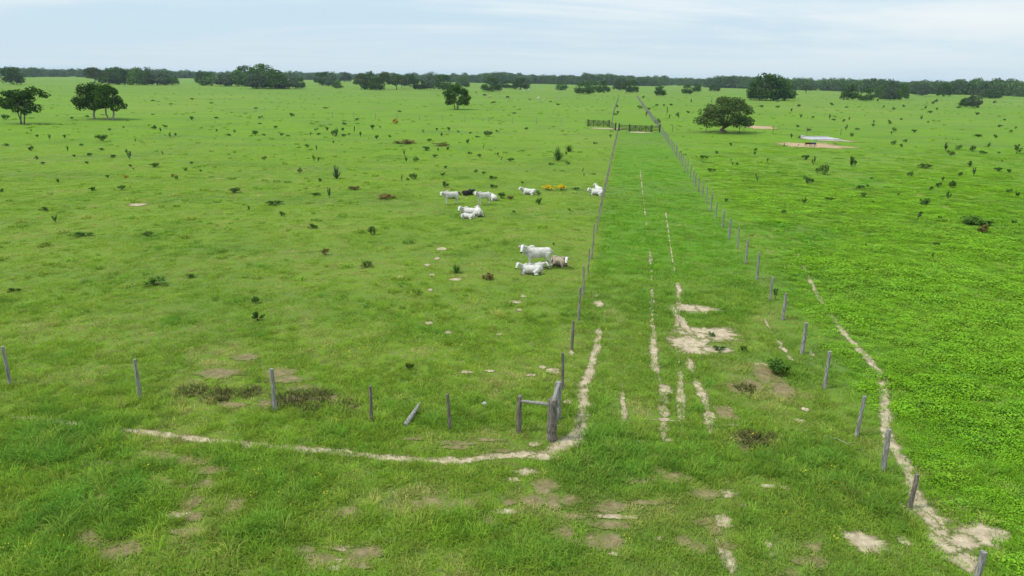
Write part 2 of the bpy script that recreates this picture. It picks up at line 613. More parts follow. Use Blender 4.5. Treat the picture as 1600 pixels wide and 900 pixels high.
def path(pix, wid, gaps=0.0, keep=0.95, seed=0, m_='sand', name='path'):
    """worn track through photo points; wid = full width in metres (float or per point)"""
    g = [at(*p) for p in pix]
    if not isinstance(wid, (list, tuple)):
        wid = [wid] * len(g)
    P, Wd = [], []
    for i in range(len(g) - 1):
        a, b = np.array(g[i]), np.array(g[i + 1])
        L = np.linalg.norm(b - a)
        k = max(2, int(L / 0.07))
        for j in range(k):
            u = j / k
            # catmull-rom for a smooth line
            p0 = np.array(g[max(i - 1, 0)])
            p3 = np.array(g[min(i + 2, len(g) - 1)])
            q = 0.5 * ((2 * a) + (-p0 + b) * u + (2 * p0 - 5 * a + 4 * b - p3) * u * u + (-p0 + 3 * a - 3 * b + p3) * u ** 3)
            P.append(q)
            Wd.append(wid[i] * (1 - u) + wid[i + 1] * u)
    P = np.array(P)
    Wd = np.array(Wd)
    d = np.gradient(P, axis=0)
    nrm = np.stack([-d[:, 1], d[:, 0]], 1)
    nrm /= np.linalg.norm(nrm, axis=1)[:, None] + 1e-9
    s = np.cumsum(np.linalg.norm(d, axis=1))
    def edge(k):
        return 0.30 + 1.0 * fbm(s * 1.1, s * 0 + k, 3 + k, 4) + 0.45 * (vnoise(s * 7.0, s * 0 + k, 31 + k) - 0.5)
    eL, eR = edge(seed * 7 + 1), edge(seed * 7 + 4)
    amp = np.ones(len(s))
    if gaps > 0:
        q = fbm(s * 0.55, s * 0 + seed, 50 + seed, 3)
        amp = np.clip((q - gaps) * 4.0, 0.0, 1.0)
    amp *= np.clip(np.minimum(s, s[-1] - s) / 0.6, 0.05, 1)
    hl, hr = 0.5 * Wd * eL * amp, 0.5 * Wd * eR * amp
    _pz[0] += 0.0005
    z = _pz[0]
    V, Fc, core = [], [], []
    for i in range(len(P)):
        for q, c_ in ((hl[i] * 1.9 + .02, 0.0), (hl[i] * .8, 0.62), (0, 1.0), (-hr[i] * .8, 0.62), (-hr[i] * 1.9 - .02, 0.0)):
            V.append((*(P[i] + nrm[i] * q), z))
            core.append(c_ * min(1.0, 0.35 + amp[i]))
    for i in range(len(P) - 1):
        if amp[i] + amp[i + 1] > 0.02:
            for j in range(4):
                Fc.append((5 * i + j, 5 * i + j + 1, 5 * i + j + 6, 5 * i + j + 5))
    me = mesh(name, V, Fc, [M[m_]])
    me.attributes.new('core', 'FLOAT', 'POINT').data.foreach_set('value', np.array(core, dtype=np.float32))
    o = obj(name, me)
    o['kind'] = 'structure'
    PATHS.append((P, np.minimum(hl, hr) * 0.95 + 0.015))
    return o


def patch(x, y, w, h, m_='sand', name='bare_patch', seed=None, reach=True):
    """bare spot; w, h in photo pixels as seen"""
    c = at(x, y)
    k = mpp(c)
    rx = 0.5 * w * k
    ry = 0.5 * math.dist(at(x, y - h / 2), at(x, y + h / 2))
    n = 72
    sd_ = int(x * 13 + y * 7) if seed is None else seed
    th = np.linspace(0, 2 * np.pi, n, endpoint=False)
    r = 0.40 + 0.95 * fbm(np.cos(th) * 1.6 + 9, np.sin(th) * 1.6 + 9, sd_, 3) + 0.35 * (RNG.random(n) - 0.5)
    _pz[0] += 0.00012
    V, core = [(c[0], c[1], _pz[0])], [1.0]
    for q, c_ in ((0.75, 0.75), (1.45, 0.0)):
        V += [(c[0] + rx * q * r[i] * math.cos(th[i]), c[1] + ry * q * r[i] * math.sin(th[i]), _pz[0]) for i in range(n)]
        core += [c_] * n
    Fc = [(0, 1 + i, 1 + (i + 1) % n) for i in range(n)] + [(1 + i, 1 + n + i, 1 + n + (i + 1) % n, 1 + (i + 1) % n) for i in range(n)]
    me = mesh(name, V, Fc, [M[m_]])
    me.attributes.new('core', 'FLOAT', 'POINT').data.foreach_set('value', np.array(core, dtype=np.float32))
    o = obj(name, me)
    o['kind'] = 'structure'
    if reach:
        PATCHES.append((c[0], c[1], rx * 0.8, ry * 0.8, 0.42 if m_ == 'thatch' else 1.0))
    return o


# trail round the corner post and off to the left
path([(5, 648), (60, 655), (130, 663), (200, 672), (280, 682), (345, 690), (430, 698), (520, 706), (600, 714), (680, 719), (740, 718),
      (800, 711), (850, 711), (880, 697), (905, 676), (909, 650), (912, 620), (920, 580), (931, 545), (937, 510)],
     [.24, .26, .24, .24, .34, .30, .28, .30, .36, .40, .40, .42, .60, .62, .58, .46, .44, .40, .36, .22], seed=1)
# trail outside the right fence
path([(1246, 395), (1262, 430), (1282, 468), (1312, 512), (1336, 540), (1362, 567), (1378, 598), (1383, 640), (1384, 680), (1400, 705), (1418, 740),
      (1432, 782), (1452, 812), (1477, 842), (1497, 866), (1520, 905)],
     [.14, .20, .24, .34, .40, .40, .38, .44, .46, .36, .40, .62, .72, .86, .72, .66], seed=2)
path([(1466, 838), (1500, 847), (1530, 841), (1560, 833), (1592, 831)], [.62, .80, 1.0, .95, .35], seed=3)
# wheel tracks in the lane
path([(1000, 265), (1004, 300), (1010, 350), (1016, 400), (1019, 460), (1020, 520), (1024, 570), (1034, 605), (1038, 650), (1036, 695)],
     [.11, .10, .12, .20, .26, .28, .34, .38, .36, .30], gaps=0.28, seed=4)
path([(1040, 330), (1050, 400), (1061, 455), (1060, 490), (1055, 530), (1062, 575), (1064, 620), (1065, 695)],
     [.08, .10, .30, .30, .18, .24, .26, .22], gaps=0.20, seed=5)
path([(1074, 558), (1085, 590), (1097, 618), (1107, 650), (1111, 690), (1117, 725)], [.42, .24, .30, .30, .28, .22], gaps=0.30, seed=6)
path([(975, 565), (972, 610), (975, 650), (970, 668)], [.10, .14, .18, .14], gaps=0.38, seed=7)
path([(1195, 498), (1207, 522), (1240, 566), (1268, 612)], [.22, .24, .26, .22], gaps=0.40, seed=8)
path([(1266, 548), (1280, 574), (1298, 600)], [.24, .30, .2], gaps=0.30, seed=9)
path([(1010, 656), (1040, 657), (1100, 661), (1180, 667), (1240, 671), (1292, 676)], [.10, .14, .14, .18, .26, .2], gaps=0.36, seed=10)
path([(1405, 592), (1450, 618), (1500, 652), (1560, 690), (1600, 722)], [.12, .14, .14, .18, .2], gaps=0.46, seed=11)
path([(1118, 842), (1130, 858), (1138, 876), (1146, 905)], [.26, .50, .58, .70], seed=12)
path([(436, 609), (470, 608), (510, 607)], [.20, .16, .08], seed=13)
for p in [(1088, 483, 76, 15), (1072, 481, 34, 14), (1103, 521, 108, 21), (1080, 524, 44, 16), (1084, 541, 78, 30), (1120, 546, 44, 12), (1064, 500, 16, 44), (1040, 608, 20, 14), (1037, 670, 22, 9), (1038, 656, 22, 6), (1046, 688, 18, 6),
          (1108, 649, 20, 12), (1108, 662, 20, 9), (1097, 617, 18, 11), (1350, 848, 66, 30), (1412, 846, 20, 15), (1131, 815, 30, 18), (1135, 772, 34, 12), (1200, 760, 26, 7), (1224, 762, 14, 6),
          (822, 738, 42, 12), (802, 750, 22, 9), (935, 475, 15, 10), (933, 462, 8, 5), (690, 389, 18, 5), (683, 404, 9, 4), (668, 414, 9, 4), (675, 430, 9, 4), (712, 437, 22, 4),
          (672, 453, 9, 4), (624, 433, 14, 4), (803, 472, 26, 5), (818, 463, 10, 4), (812, 484, 10, 4), (864, 580, 22, 9), (893, 552, 8, 10), (847, 574, 12, 5), (868, 582, 14, 6), (780, 523, 10, 4),
          (730, 582, 22, 5), (670, 505, 14, 6), (700, 520, 16, 5), (830, 586, 16, 4), (765, 580, 18, 4),
          (215, 320, 30, 4), (1218, 306, 8, 4), (887, 628, 16, 8), (850, 715, 40, 14), (836, 695, 20, 8), (1540, 808, 24, 11), (1410, 790, 8, 6), (1200, 852, 14, 9), (1205, 868, 10, 10),
          (1105, 812, 10, 6), (1160, 790, 14, 4), (1000, 690, 16, 4), (960, 808, 70, 8), (1188, 570, 22, 6), (1235, 560, 10, 8), (1258, 640, 14, 6), (1250, 658, 14, 6), (1180, 600, 20, 6), (540, 858, 44, 11), (515, 880, 64, 22), (960, 866, 20, 7), (1030, 842, 16, 7), (700, 795, 34, 12), (285, 805, 50, 10), (790, 800, 40, 10)]:
    patch(*p)
for cx_, cy_, w_, h_ in [(300, 800, 150, 56), (655, 790, 200, 60), (845, 790, 120, 56), (1170, 600, 150, 80), (1180, 690, 110, 24), (560, 862, 150, 56), (985, 806, 190, 40), (1090, 842, 110, 44), (470, 628, 170, 30), (340, 760, 200, 40), (150, 840, 160, 60),
                         (720, 690, 180, 24), (1060, 760, 140, 50), (400, 590, 200, 40), (250, 720, 220, 30), (900, 850, 160, 60), (1240, 870, 120, 40)]:
    for _ in range(5):
        patch(cx_ + RNG.normal() * w_ * .28, cy_ + RNG.normal() * h_ * .28, RNG.uniform(.18, .42) * w_, RNG.uniform(.2, .5) * h_, 'thatch')
patch(1480, 846, 70, 26)
patch(1505, 847, 60, 20)
patch(1466, 828, 30, 24)
patch(1450, 812, 24, 22)
patch(1268, 227, 84, 6, 'sand_red')
patch(1292, 218, 64, 6, 'sand')
patch(1188, 199, 40, 4, 'sand_red')
patch(1000, 207, 40, 2, 'sand', reach=False)
patch(946, 201, 50, 2, 'sand', reach=False)

# ------------------------------------------------------------------ scattered grass
def blade_set(n, rad, h0, h1, w, lean, seed, droop=0.5):
    """n curved blades of three triangles each; returns (V, nper=3) triangles"""
    g = np.random.default_rng(seed)
    T = []
    for i in range(n):
        r = rad * math.sqrt(g.random())
        a = g.random() * 6.283
        bx, by = r * math.cos(a), r * math.sin(a)
        h = h0 + (h1 - h0) * g.random()
        az = a + g.normal() * 0.9
        le = lean * (0.25 + g.random())
        dx, dy = math.cos(az), math.sin(az)
        face = g.random() * 6.283
        wx, wy = math.cos(face) * w / 2, math.sin(face) * w / 2
        p1 = np.array([bx + dx * h * le * 0.4, by + dy * h * le * 0.4, h * 0.6])
        p2 = np.array([bx + dx * h * le * (1 + droop * .3), by + dy * h * le * (1 + droop * .3), h * (1.0 - droop * 0.35 * le)])
        b0, b1 = np.array([bx - wx, by - wy, -0.01]), np.array([bx + wx, by + wy, -0.01])
        m0, m1 = p1 - np.array([wx, wy, 0]) * .8, p1 + np.array([wx, wy, 0]) * .8
        T += [b0, b1, m1, b0, m1, m0, m0, m1, p2]
    return np.array(T)


def leaf_quads(n, rad, h0, h1, size, seed, tilt=0.6):
    g = np.random.default_rng(seed)
    T = []
    for i in range(n):
        r = rad * math.sqrt(g.random())
        a = g.random() * 6.283
        prof = 1 - (r / rad) ** 2 * 0.6
        c = np.array([r * math.cos(a), r * math.sin(a), h0 + (h1 - h0) * (0.25 + 0.75 * g.random()) * prof])
        nrm = np.array([g.normal() * tilt, g.normal() * tilt, 1.0])
        nrm /= np.linalg.norm(nrm)
        u = np.cross(nrm, [math.cos(a * 3), math.sin(a * 3), 0.1])
        u /= np.linalg.norm(u)
        v = np.cross(nrm, u)
        s = size * (0.6 + 0.7 * g.random())
        q = [c - u * s * .5, c + v * s * .4, c + u * s * .6, c - v * s * .4]
        T += [q[0], q[1], q[2], q[0], q[2], q[3]]
    return np.array(T)


def scatter(name, pts, rot, scl, tint, protos, material, label, cat, z=0.0, sz=None):
    """one object: points that carry instances of a few tuft meshes"""
    n = len(pts)
    me = bpy.data.meshes.new(name)
    me.vertices.add(n)
    co = np.zeros((n, 3), dtype=np.float32)
    co[:, :2] = pts[:, :2]
    co[:, 2] = z
    me.vertices.foreach_set('co', co.ravel())
    for nm, ar in (('rot', rot), ('scl', scl), ('sz', scl if sz is None else sz), ('tint', tint)):
        at_ = me.attributes.new(nm, 'FLOAT', 'POINT')
        at_.data.foreach_set('value', np.asarray(ar, dtype=np.float32))
    me.materials.append(material)
    o = obj(name, me)
    o['kind'] = 'stuff'
    tag(o, label, cat)
    col = bpy.data.collections.new(name + '_kinds')
    for i, pm in enumerate(protos):
        col.objects.link(bpy.data.objects.new(name + '_kind', pm))
    ng = bpy.data.node_groups.new(name + '_scatter', 'GeometryNodeTree')
    ng.interface.new_socket('Geometry', in_out='INPUT', socket_type='NodeSocketGeometry')
    ng.interface.new_socket('Geometry', in_out='OUTPUT', socket_type='NodeSocketGeometry')
    N, L = ng.nodes, ng.links
    gi, go = N.new('NodeGroupInput'), N.new('NodeGroupOutput')
    ci = N.new('GeometryNodeCollectionInfo')
    ci.inputs['Collection'].default_value = col
    ci.inputs['Separate Children'].default_value = True
    ci.inputs['Reset Children'].default_value = True
    ip = N.new('GeometryNodeInstanceOnPoints')
    ip.inputs['Pick Instance'].default_value = True

    def named(nm):
        q = N.new('GeometryNodeInputNamedAttribute')
        q.data_type = 'FLOAT'
        q.inputs['Name'].default_value = nm
        return q.outputs['Attribute']
    cx = N.new('ShaderNodeCombineXYZ')
    L.new(named('rot'), cx.inputs[2])
    er = N.new('FunctionNodeEulerToRotation')
    L.new(cx.outputs[0], er.inputs[0])
    L.new(gi.outputs[0], ip.inputs['Points'])
    L.new(ci.outputs[0], ip.inputs['Instance'])
    L.new(er.outputs[0], ip.inputs['Rotation'])
    cs = N.new('ShaderNodeCombineXYZ')
    sc_ = named('scl')
    L.new(sc_, cs.inputs[0])
    L.new(sc_, cs.inputs[1])
    L.new(named('sz'), cs.inputs[2])
    L.new(cs.outputs[0], ip.inputs['Scale'])
    L.new(ip.outputs[0], go.inputs[0])
    md = o.modifiers.new('scatter', 'NODES')
    md.node_group = ng
    return o


def sample_field(dens_fn, y0, y1, nmax, side=0.86, pad=7.0):
    """random ground points in the wedge ahead, density falling with distance"""
    ys = np.linspace(y0, y1, 400)
    w = dens_fn(ys) * 2 * (side * ys + pad)
    cdf = np.cumsum(w)
    tot = cdf[-1] * (ys[1] - ys[0])
    n = int(min(nmax, tot))
    y = np.interp(RNG.random(n) * cdf[-1], cdf, ys)
    x = (RNG.random(n) * 2 - 1) * (side * y + pad)
    return np.stack([x, y], 1)


def path_cover(p):
    """1 on bare paths and patches, falling to 0 beside them"""
    c = np.zeros(len(p))
    for P, hw in PATHS:
        lo, hi = P.min(0) - 1.0, P.max(0) + 1.0
        m_ = np.where((p[:, 0] > lo[0]) & (p[:, 0] < hi[0]) & (p[:, 1] > lo[1]) & (p[:, 1] < hi[1]))[0]
        if not len(m_):
            continue
        st = 2
        Q, H_ = P[::st], hw[::st]
        for s0 in range(0, len(m_), 4000):
            idx = m_[s0:s0 + 4000]
            d = np.linalg.norm(p[idx][:, None, :] - Q[None], axis=2)
            k = d.argmin(1)
            dm = d[np.arange(len(idx)), k]
            v = np.clip((H_[k] * 1.25 - dm) / 0.06 + 0.5, 0, 1)
            c[idx] = np.maximum(c[idx], v)
    for cx, cy, rx, ry, st_ in PATCHES:
        q = np.hypot((p[:, 0] - cx) / (rx + .02), (p[:, 1] - cy) / (ry + .02))
        c = np.maximum(c, np.clip((1.25 - q) * (1.3 if st_ < 1 else 4), 0, 1) * st_)
    return c


def thatch_cover(p):
    c = np.zeros(len(p))
    for cx, cy, rx, ry, st_ in PATCHES:
        if st_ < 1:
            q = np.hypot((p[:, 0] - cx) / (rx + .02), (p[:, 1] - cy) / (ry + .02))
            c = np.maximum(c, np.clip(1.6 - q, 0, 1))
    return c


def spot(p, x, y, w, h):
    """soft ellipse given in photo pixels"""
    c = at(x, y)
    rx = 0.5 * w * mpp(c)
    ry = 0.5 * math.dist(at(x, y - h / 2), at(x, y + h / 2))
    q = np.hypot((p[:, 0] - c[0]) / rx, (p[:, 1] - c[1]) / ry)
    return np.clip(1.5 - q, 0, 1)


def grass_maps(p):
    x, y = p[:, 0], p[:, 1]
    lush = fbm(x * 0.28, y * 0.28, 11, 4)
    dry = fbm(x * 0.42 + 31, y * 0.42, 23, 4)
    lane = (x > x_left(y)) & (x < x_right(y)) & (y > 19)
    right = x > x_right(y) - 0.2
    L = np.clip((lush - 0.50) * 3.0, 0, 1)
    D = np.clip((dry - 0.46) * 3.4, 0, 1)
    for s in [(90, 690, 260, 130), (960, 690, 120, 70), (1010, 730, 240, 60), (1300, 740, 230, 110), (1375, 790, 60, 80), (700, 820, 200, 60), (400, 840, 160, 70), (940, 640, 50, 40),
              (1215, 578, 70, 40), (150, 800, 250, 160), (1050, 480, 120, 50), (270, 505, 60, 16), (830, 870, 160, 60), (1560, 720, 200, 120)]:
        L = np.maximum(L, spot(p, *s))
    for s in [(470, 628, 190, 36), (300, 800, 150, 60), (650, 790, 220, 70), (840, 790, 130, 60), (1170, 600, 150, 90), (1180, 690, 120, 26), (560, 860, 160, 70), (1000, 800, 200, 50), (1090, 840, 120, 40),
              (720, 690, 220, 26), (760, 480, 260, 60), (840, 590, 120, 60)]:
        D = np.maximum(D, spot(p, *s) * np.clip(dry * 1.5, 0, 1))
    D = np.where(lane & (y > 32), D * 0.35, D)
    return L, D, lane, right


def build_grass():
    # short turf
    dens = lambda y: 38.0 * np.minimum(1, (17.0 / y)) ** 1.75
    p = sample_field(dens, 5, 170, 200000)
    L, D, lane, right = grass_maps(p)
    cov = path_cover(p)
    u = RNG.random(len(p))
    keep = (u > cov * 0.985) & (RNG.random(len(p)) < (180 - p[:, 1]) / 110) & (RNG.random(len(p)) > 0.55 * D * (p[:, 1] < 60)) & ~(right & (p[:, 1] > 17) & (RNG.random(len(p)) < 0.5))
    p, L, D, cov, lane = p[keep], L[keep], D[keep], cov[keep], lane[keep]
    base = (0.62 + 0.5 * RNG.random(len(p)) + 0.35 * L) * (1 - 0.45 * cov)
    scl = base * np.maximum(1, p[:, 1] / 24) ** 0.5
    sz = base * np.clip((190 - p[:, 1]) / 150, 0.25, 1)
    sz = np.where((~lane) & (p[:, 0] < x_right(p[:, 1])) & (p[:, 1] > 24), sz * (1 - 0.5 * np.clip((p[:, 1] - 24) / 8, 0, 1)), sz)
    tc = thatch_cover(p)
    sz = sz * (1 - 0.45 * tc)
    tint = np.clip(0.5 - 0.45 * L * (1 - tc) + 0.55 * tc * (RNG.random(len(p)) < 0.7) + 0.5 * D * (RNG.random(len(p)) < 0.75) + RNG.normal(0, 0.10, len(p)), 0, 1)
    pr = [quads_mesh('turf', blade_set(44, 0.26, 0.04, 0.14, 0.018, 0.9, 100 + i), 3, [M['grass']]) for i in range(4)]
    scatter('pasture_grass', p, RNG.random(len(p)) * 6.28, scl, tint, pr, M['grass'], 'short green pasture grass covering the fields and the lane', 'grass', sz=sz)
    # tall tufts
    dens = lambda y: 15.0 * np.minimum(1, (16.0 / y)) ** 2.0
    p = sample_field(dens, 5, 110, 80000)
    L, D, lane, right = grass_maps(p)
    cov = path_cover(p)
    fore = np.clip((25 - p[:, 1]) / 6, 0, 1)
    want = np.clip(L * 0.75 * np.clip((60 - p[:, 1]) / 38, 0, 1) + 0.10 * fore + 0.03, 0, 1) * (1 - 0.6 * (lane & (p[:, 1] > 24))) * (1 - 0.85 * (right & (p[:, 1] > 18)))
    herd = np.zeros(len(p), dtype=bool)
    for hx, hy in ((840, 418), (730, 320), (826, 304), (932, 303)):
        c = at(hx, hy)
        herd |= np.hypot(p[:, 0] - c[0], p[:, 1] - c[1]) < 6
    keep = (RNG.random(len(p)) < want) & (cov < 0.25) & ~herd
    p, L, D, fore = p[keep], L[keep], D[keep], fore[keep]
    scl = (0.45 + 0.45 * RNG.random(len(p)) + 0.35 * L * (0.4 + 0.6 * fore)) * np.maximum(1, p[:, 1] / 26) ** 0.25
    tint = np.clip(0.42 - 0.36 * L + 0.4 * D + RNG.normal(0, 0.14, len(p)), 0, 1)
    pr = [quads_mesh('tuft', blade_set(42, 0.18, 0.16, 0.44, 0.016, 0.85, 200 + i, 0.9), 3, [M['tall']]) for i in range(5)]
    scatter('tall_grass', p, RNG.random(len(p)) * 6.28, scl, tint, pr, M['tall'], 'longer dark green grass tufts in the foreground', 'grass')
    # leafy ground cover right of the fence
    dens = lambda y: 30.0 * np.minimum(1, (20.0 / y)) ** 1.6
    p = sample_field(dens, 6, 130, 180000)
    p = p[p[:, 0] > x_right(p[:, 1]) + 0.5 + 1.6 * fbm(p[:, 0] * .5, p[:, 1] * .5, 77)]
    cov = path_cover(p)
    n1 = fbm(p[:, 0] * 0.55, p[:, 1] * 0.55, 91, 3)
    n2 = fbm(p[:, 0] * 0.10, p[:, 1] * 0.10, 92, 3)
    edge = np.clip((p[:, 0] - x_right(p[:, 1]) - 1.0) / 4.0, 0, 1)
    keep = (RNG.random(len(p)) > cov * 0.99) & (RNG.random(len(p)) < 0.25 + edge) & (RNG.random(len(p)) < np.clip((n2 - 0.30) * 5, 0.3, 1)) & (RNG.random(len(p)) < (140 - p[:, 1]) / 80)
    p, n1, n2, edge = p[keep], n1[keep], n2[keep], edge[keep]
    scl = (0.45 + 1.05 * np.clip((n1 - 0.25) * 1.8, 0, 1) + 0.35 * RNG.random(len(p))) * (0.7 + 0.6 * n2) * (0.65 + 0.35 * edge)
    sz = scl * np.clip((130 - p[:, 1]) / 110, 0.2, 1)
    scl = scl * np.maximum(1, p[:, 1] / 30) ** 0.5
    tint = np.clip(0.5 + 1.5 * (n2 - 0.5) - 0.5 * (n1 - 0.5) + RNG.normal(0, 0.08, len(p)), 0, 1)
    pr = [quads_mesh('cover', leaf_quads(84, 0.34, 0.02, 0.22, 0.062, 300 + i), 3, [M['clover']]) for i in range(5)]
    scatter('leafy_ground_cover', p, RNG.random(len(p)) * 6.28, scl, tint, pr, M['clover'], 'bright green leafy ground cover right of the lane', 'ground cover', sz=sz)
    # coarse weedy clumps on the plain
    p = sample_field(lambda y: 0.13 * (60.0 / np.maximum(y, 40)) ** 1.35, 32, 620, 26000)
    q = fbm(p[:, 0] * 0.035, p[:, 1] * 0.035, 171, 4)
    lane = (p[:, 0] > x_left(p[:, 1])) & (p[:, 0] < x_right(p[:, 1]))
    p = p[(RNG.random(len(p)) < np.clip((q - .36) * 3.5, .06, 1)) & (path_cover(p) < .1) & ~lane]
    pr = [quads_mesh('clump', np.concatenate([leaf_quads(40, 0.5, 0.02, 0.34, 0.15, 700 + i, 0.9), blade_set(26, 0.4, 0.15, 0.45, 0.05, 0.6, 720 + i)]), 3, [M['tall']]) for i in range(5)]
    s_ = (0.45 + 0.75 * RNG.random(len(p)) ** 2) * np.clip(p[:, 1] / 120, 0.7, 2.2) ** 0.5
    scatter('weed_clumps', p, RNG.random(len(p)) * 6.28, s_, np.clip(RNG.normal(0.36, 0.18, len(p)), 0, 1), pr, M['tall'], 'low coarse weed clumps speckling the open plain', 'weeds', sz=s_ * 0.8)
    # small yellow flowers
    p = sample_field(lambda y: 0.9 * np.minimum(1, 18.0 / y) ** 1.3, 10, 60, 3000)
    q = fbm(p[:, 0] * .35, p[:, 1] * .35, 140, 3)
    p = p[(q > 0.58) & (path_cover(p) < .2) & (p[:, 0] < x_right(p[:, 1]))]
    pr = [quads_mesh('bloom', leaf_quads(7, 0.10, 0.16, 0.30, 0.035, 400 + i), 3, [M['leaf_yellow_small']]) for i in range(3)]
    scatter('wild_flowers', p, RNG.random(len(p)) * 6.28, 0.8 + 0.5 * RNG.random(len(p)), np.zeros(len(p)), pr, M['leaf_yellow_small'],
            'tiny yellow wild flowers dotted through the grass', 'flowers')


build_grass()


# ------------------------------------------------------------------ foliage
def leaves_in_blobs(blobs, n, size, seed, shell=0.55, up=0.35):
    """quads spread through ellipsoid clumps, denser near their skins, tilted outwards"""
    g = np.random.default_rng(seed)
    vol = np.array([(b[3] * b[4] * b[5]) ** 0.75 for b in blobs])
    cnt = np.maximum(3, (n * vol / vol.sum()).astype(int))
    out = []
    for b, k in zip(blobs, cnt):
        d = g.normal(size=(k, 3))
        d /= np.linalg.norm(d, axis=1)[:, None]
        r = shell + (1.08 - shell) * g.random(k) ** 0.7
        c = np.array(b[:3]) + d * r[:, None] * np.array(b[3:6])
        nrm = d * 0.9 + g.normal(size=(k, 3)) * 0.55 + np.array([0, 0, up])
        nrm /= np.linalg.norm(nrm, axis=1)[:, None]
        u = np.cross(nrm, g.normal(size=(k, 3)))
        u /= np.linalg.norm(u, axis=1)[:, None]
        v = np.cross(nrm, u)
        s = (size * (0.55 + 0.9 * g.random(k)))[:, None]
        q = np.stack([c - u * s * .6, c + v * s * .42 - u * s * .05, c + u * s * .65, c - v * s * .42 + u * s * .05], 1)
        out.append(q.reshape(-1, 3))
    return np.concatenate(out)


def crown_blobs(g, rx, ry, z0, z1, n, r0, r1, flat=0.75, dome=True, skirt=0.0):
    """clumps packed over a dome-shaped crown"""
    B = []
    for i in range(n):
        a = i * 2.39996 + g.normal() * 0.35
        t = (i + 0.5) / n
        rr = math.sqrt(t) * (0.90 + 0.12 * g.random())
        h = math.sqrt(max(0, 1 - rr * rr)) if dome else g.random()
        lowmix = 0.0 if g.random() > 0.4 else g.random() * 0.7
        z = z0 + (z1 - z0) * (h * (1 - lowmix) * 0.92 + 0.06)
        r = r0 + (r1 - r0) * g.random()
        B.append((rx * rr * math.cos(a) * (1 - .3 * r / rx), ry * rr * math.sin(a) * (1 - .3 * r / ry), z - r * .3, r, r, r * flat))
    for i in range(int(n * skirt)):
        a = i * 2.39996 * 1.7 + g.normal() * 0.4
        rr = 0.55 + 0.42 * g.random()
        r = r0 + (r1 - r0) * g.random()
        B.append((rx * rr * math.cos(a), ry * rr * math.sin(a), z0 + (z1 - z0) * (0.04 + 0.30 * g.random()), r, r, r * flat))
    return B


def make_tree(seed, rx, ry, z0, z1, nb, r0, r1, leaves, size, stems, leafmat, barkmat, trunk_r, flat=0.75, extra=(), lean=0.25, skirt=0.3):
    """returns (crown mesh, trunk mesh); real metres"""
    g = np.random.default_rng(seed)
    random.seed(seed)
    B = crown_blobs(g, rx, ry, z0, z1, nb, r0, r1, flat, True, skirt) + list(extra)
    cm = quads_mesh('crown', leaves_in_blobs(B, leaves, size, seed + 1), 4, [leafmat])
    mb = MB()
    zf = z0 + (z1 - z0) * 0.12
    for s in range(stems):
        a = 6.283 * s / max(stems, 1) + g.random() * 1.2
        off = 0 if stems == 1 else trunk_r * (1.8 + 2.5 * g.random())
        b0 = Vector((off * math.cos(a), off * math.sin(a), -0.1))
        kk = Vector((rx * lean * math.cos(a) * g.random() * (1 if stems > 1 else .3), ry * lean * math.sin(a) * (1 if stems > 1 else .3) * g.random(), zf * (0.55 if stems == 1 else .9)))
        kk += Vector((b0.x, b0.y, 0)) * .6
        r = trunk_r * (1.0 if stems == 1 else 0.75)
        mid = (b0 + kk) / 2 + Vector((g.normal() * r * .8, g.normal() * r * .8, 0))
        mb.tube([b0, b0 + Vector((0, 0, .25)), mid, kk], [r * 1.5, r * 1.1, r, r * .85], 8, jit=.08)
        picks = g.permutation(len(B))[:max(5, 12 // stems)]
        for q in picks:
            t = Vector(B[q][:3])
            m1 = kk.lerp(t, 0.45) + Vector((g.normal() * .25, g.normal() * .25, (t - kk).length * 0.06))
            mb.tube([kk - Vector((0, 0, .1)), kk.lerp(m1, .5) + Vector((0, 0, .05)), m1, t], [r * .6, r * .45, r * .32, r * .10], 6, cap=True, jit=.06)
    tm = mb.mesh('trunk', [barkmat], smooth=True)
    return cm, tm


def put_tree(name, px, py, meshes, label, group=None, rz=0.0, sc=(1, 1, 1), cat='tree'):
    p = at(px, py)
    e = empty(name, (p[0], p[1], 0), rz, sc)
    tag(e, label, cat, group)
    obj('trunk', meshes[1], e)
    obj('crown', meshes[0], e)
    return e


# the trees that stand nearest, each with its own shape
t_dome = make_tree(51, 6.3, 5.6, 1.45, 7.4, 64, 0.85, 1.5, 11500, 0.27, 1, M['leaf_olive'], M['bark'], 0.42, 0.7, skirt=0.22, lean=0.25,
                   extra=[(-5.4, 0, 2.4, 1.1, 1.2, .8), (5.6, .3, 2.2, 1.1, 1.2, .8), (4.6, -2, 2.2, 1.2, 1.2, .8), (-4.2, -2.4, 2.5, 1.2, 1.2, .8)])
put_tree('spreading_tree', 1132, 207, t_dome, 'wide low domed olive green tree on short trunk, right of the lane', rz=0.4)
t_a = make_tree(61, 3.6, 3.4, 2.6, 7.9, 26, 0.8, 1.45, 4200, 0.34, 1, M['leaf_dark'], M['bark_pale'], 0.24, 0.8)
t_b = make_tree(62, 3.7, 3.4, 2.3, 7.7, 24, 0.8, 1.4, 4200, 0.34, 2, M['leaf_dark'], M['bark_pale'], 0.26, 0.8)
put_tree('pasture_tree', 148, 185.5, t_a, 'left one of two dark leafy trees with touching crowns in left pasture', rz=0.3)
put_tree('pasture_tree', 172, 187, t_b, 'right one of two dark trees with touching crowns, pale forked trunk', rz=1.9)
t_c = make_tree(63, 3.6, 3.2, 2.2, 7.6, 20, 0.8, 1.3, 3800, 0.34, 3, M['leaf_dark'], M['bark'], 0.17, 0.7,
                extra=[(-5.3, 0, 4.6, 1.5, 1.4, .95), (-4.2, .2, 5.0, 1.1, 1.1, .7), (4.4, 0, 6.6, 1.2, 1.1, .7), (5.6, .2, 6.0, 1.1, 1.0, .6), (3.2, 0, 7.0, 1.1, 1.1, .7)], lean=0.5)
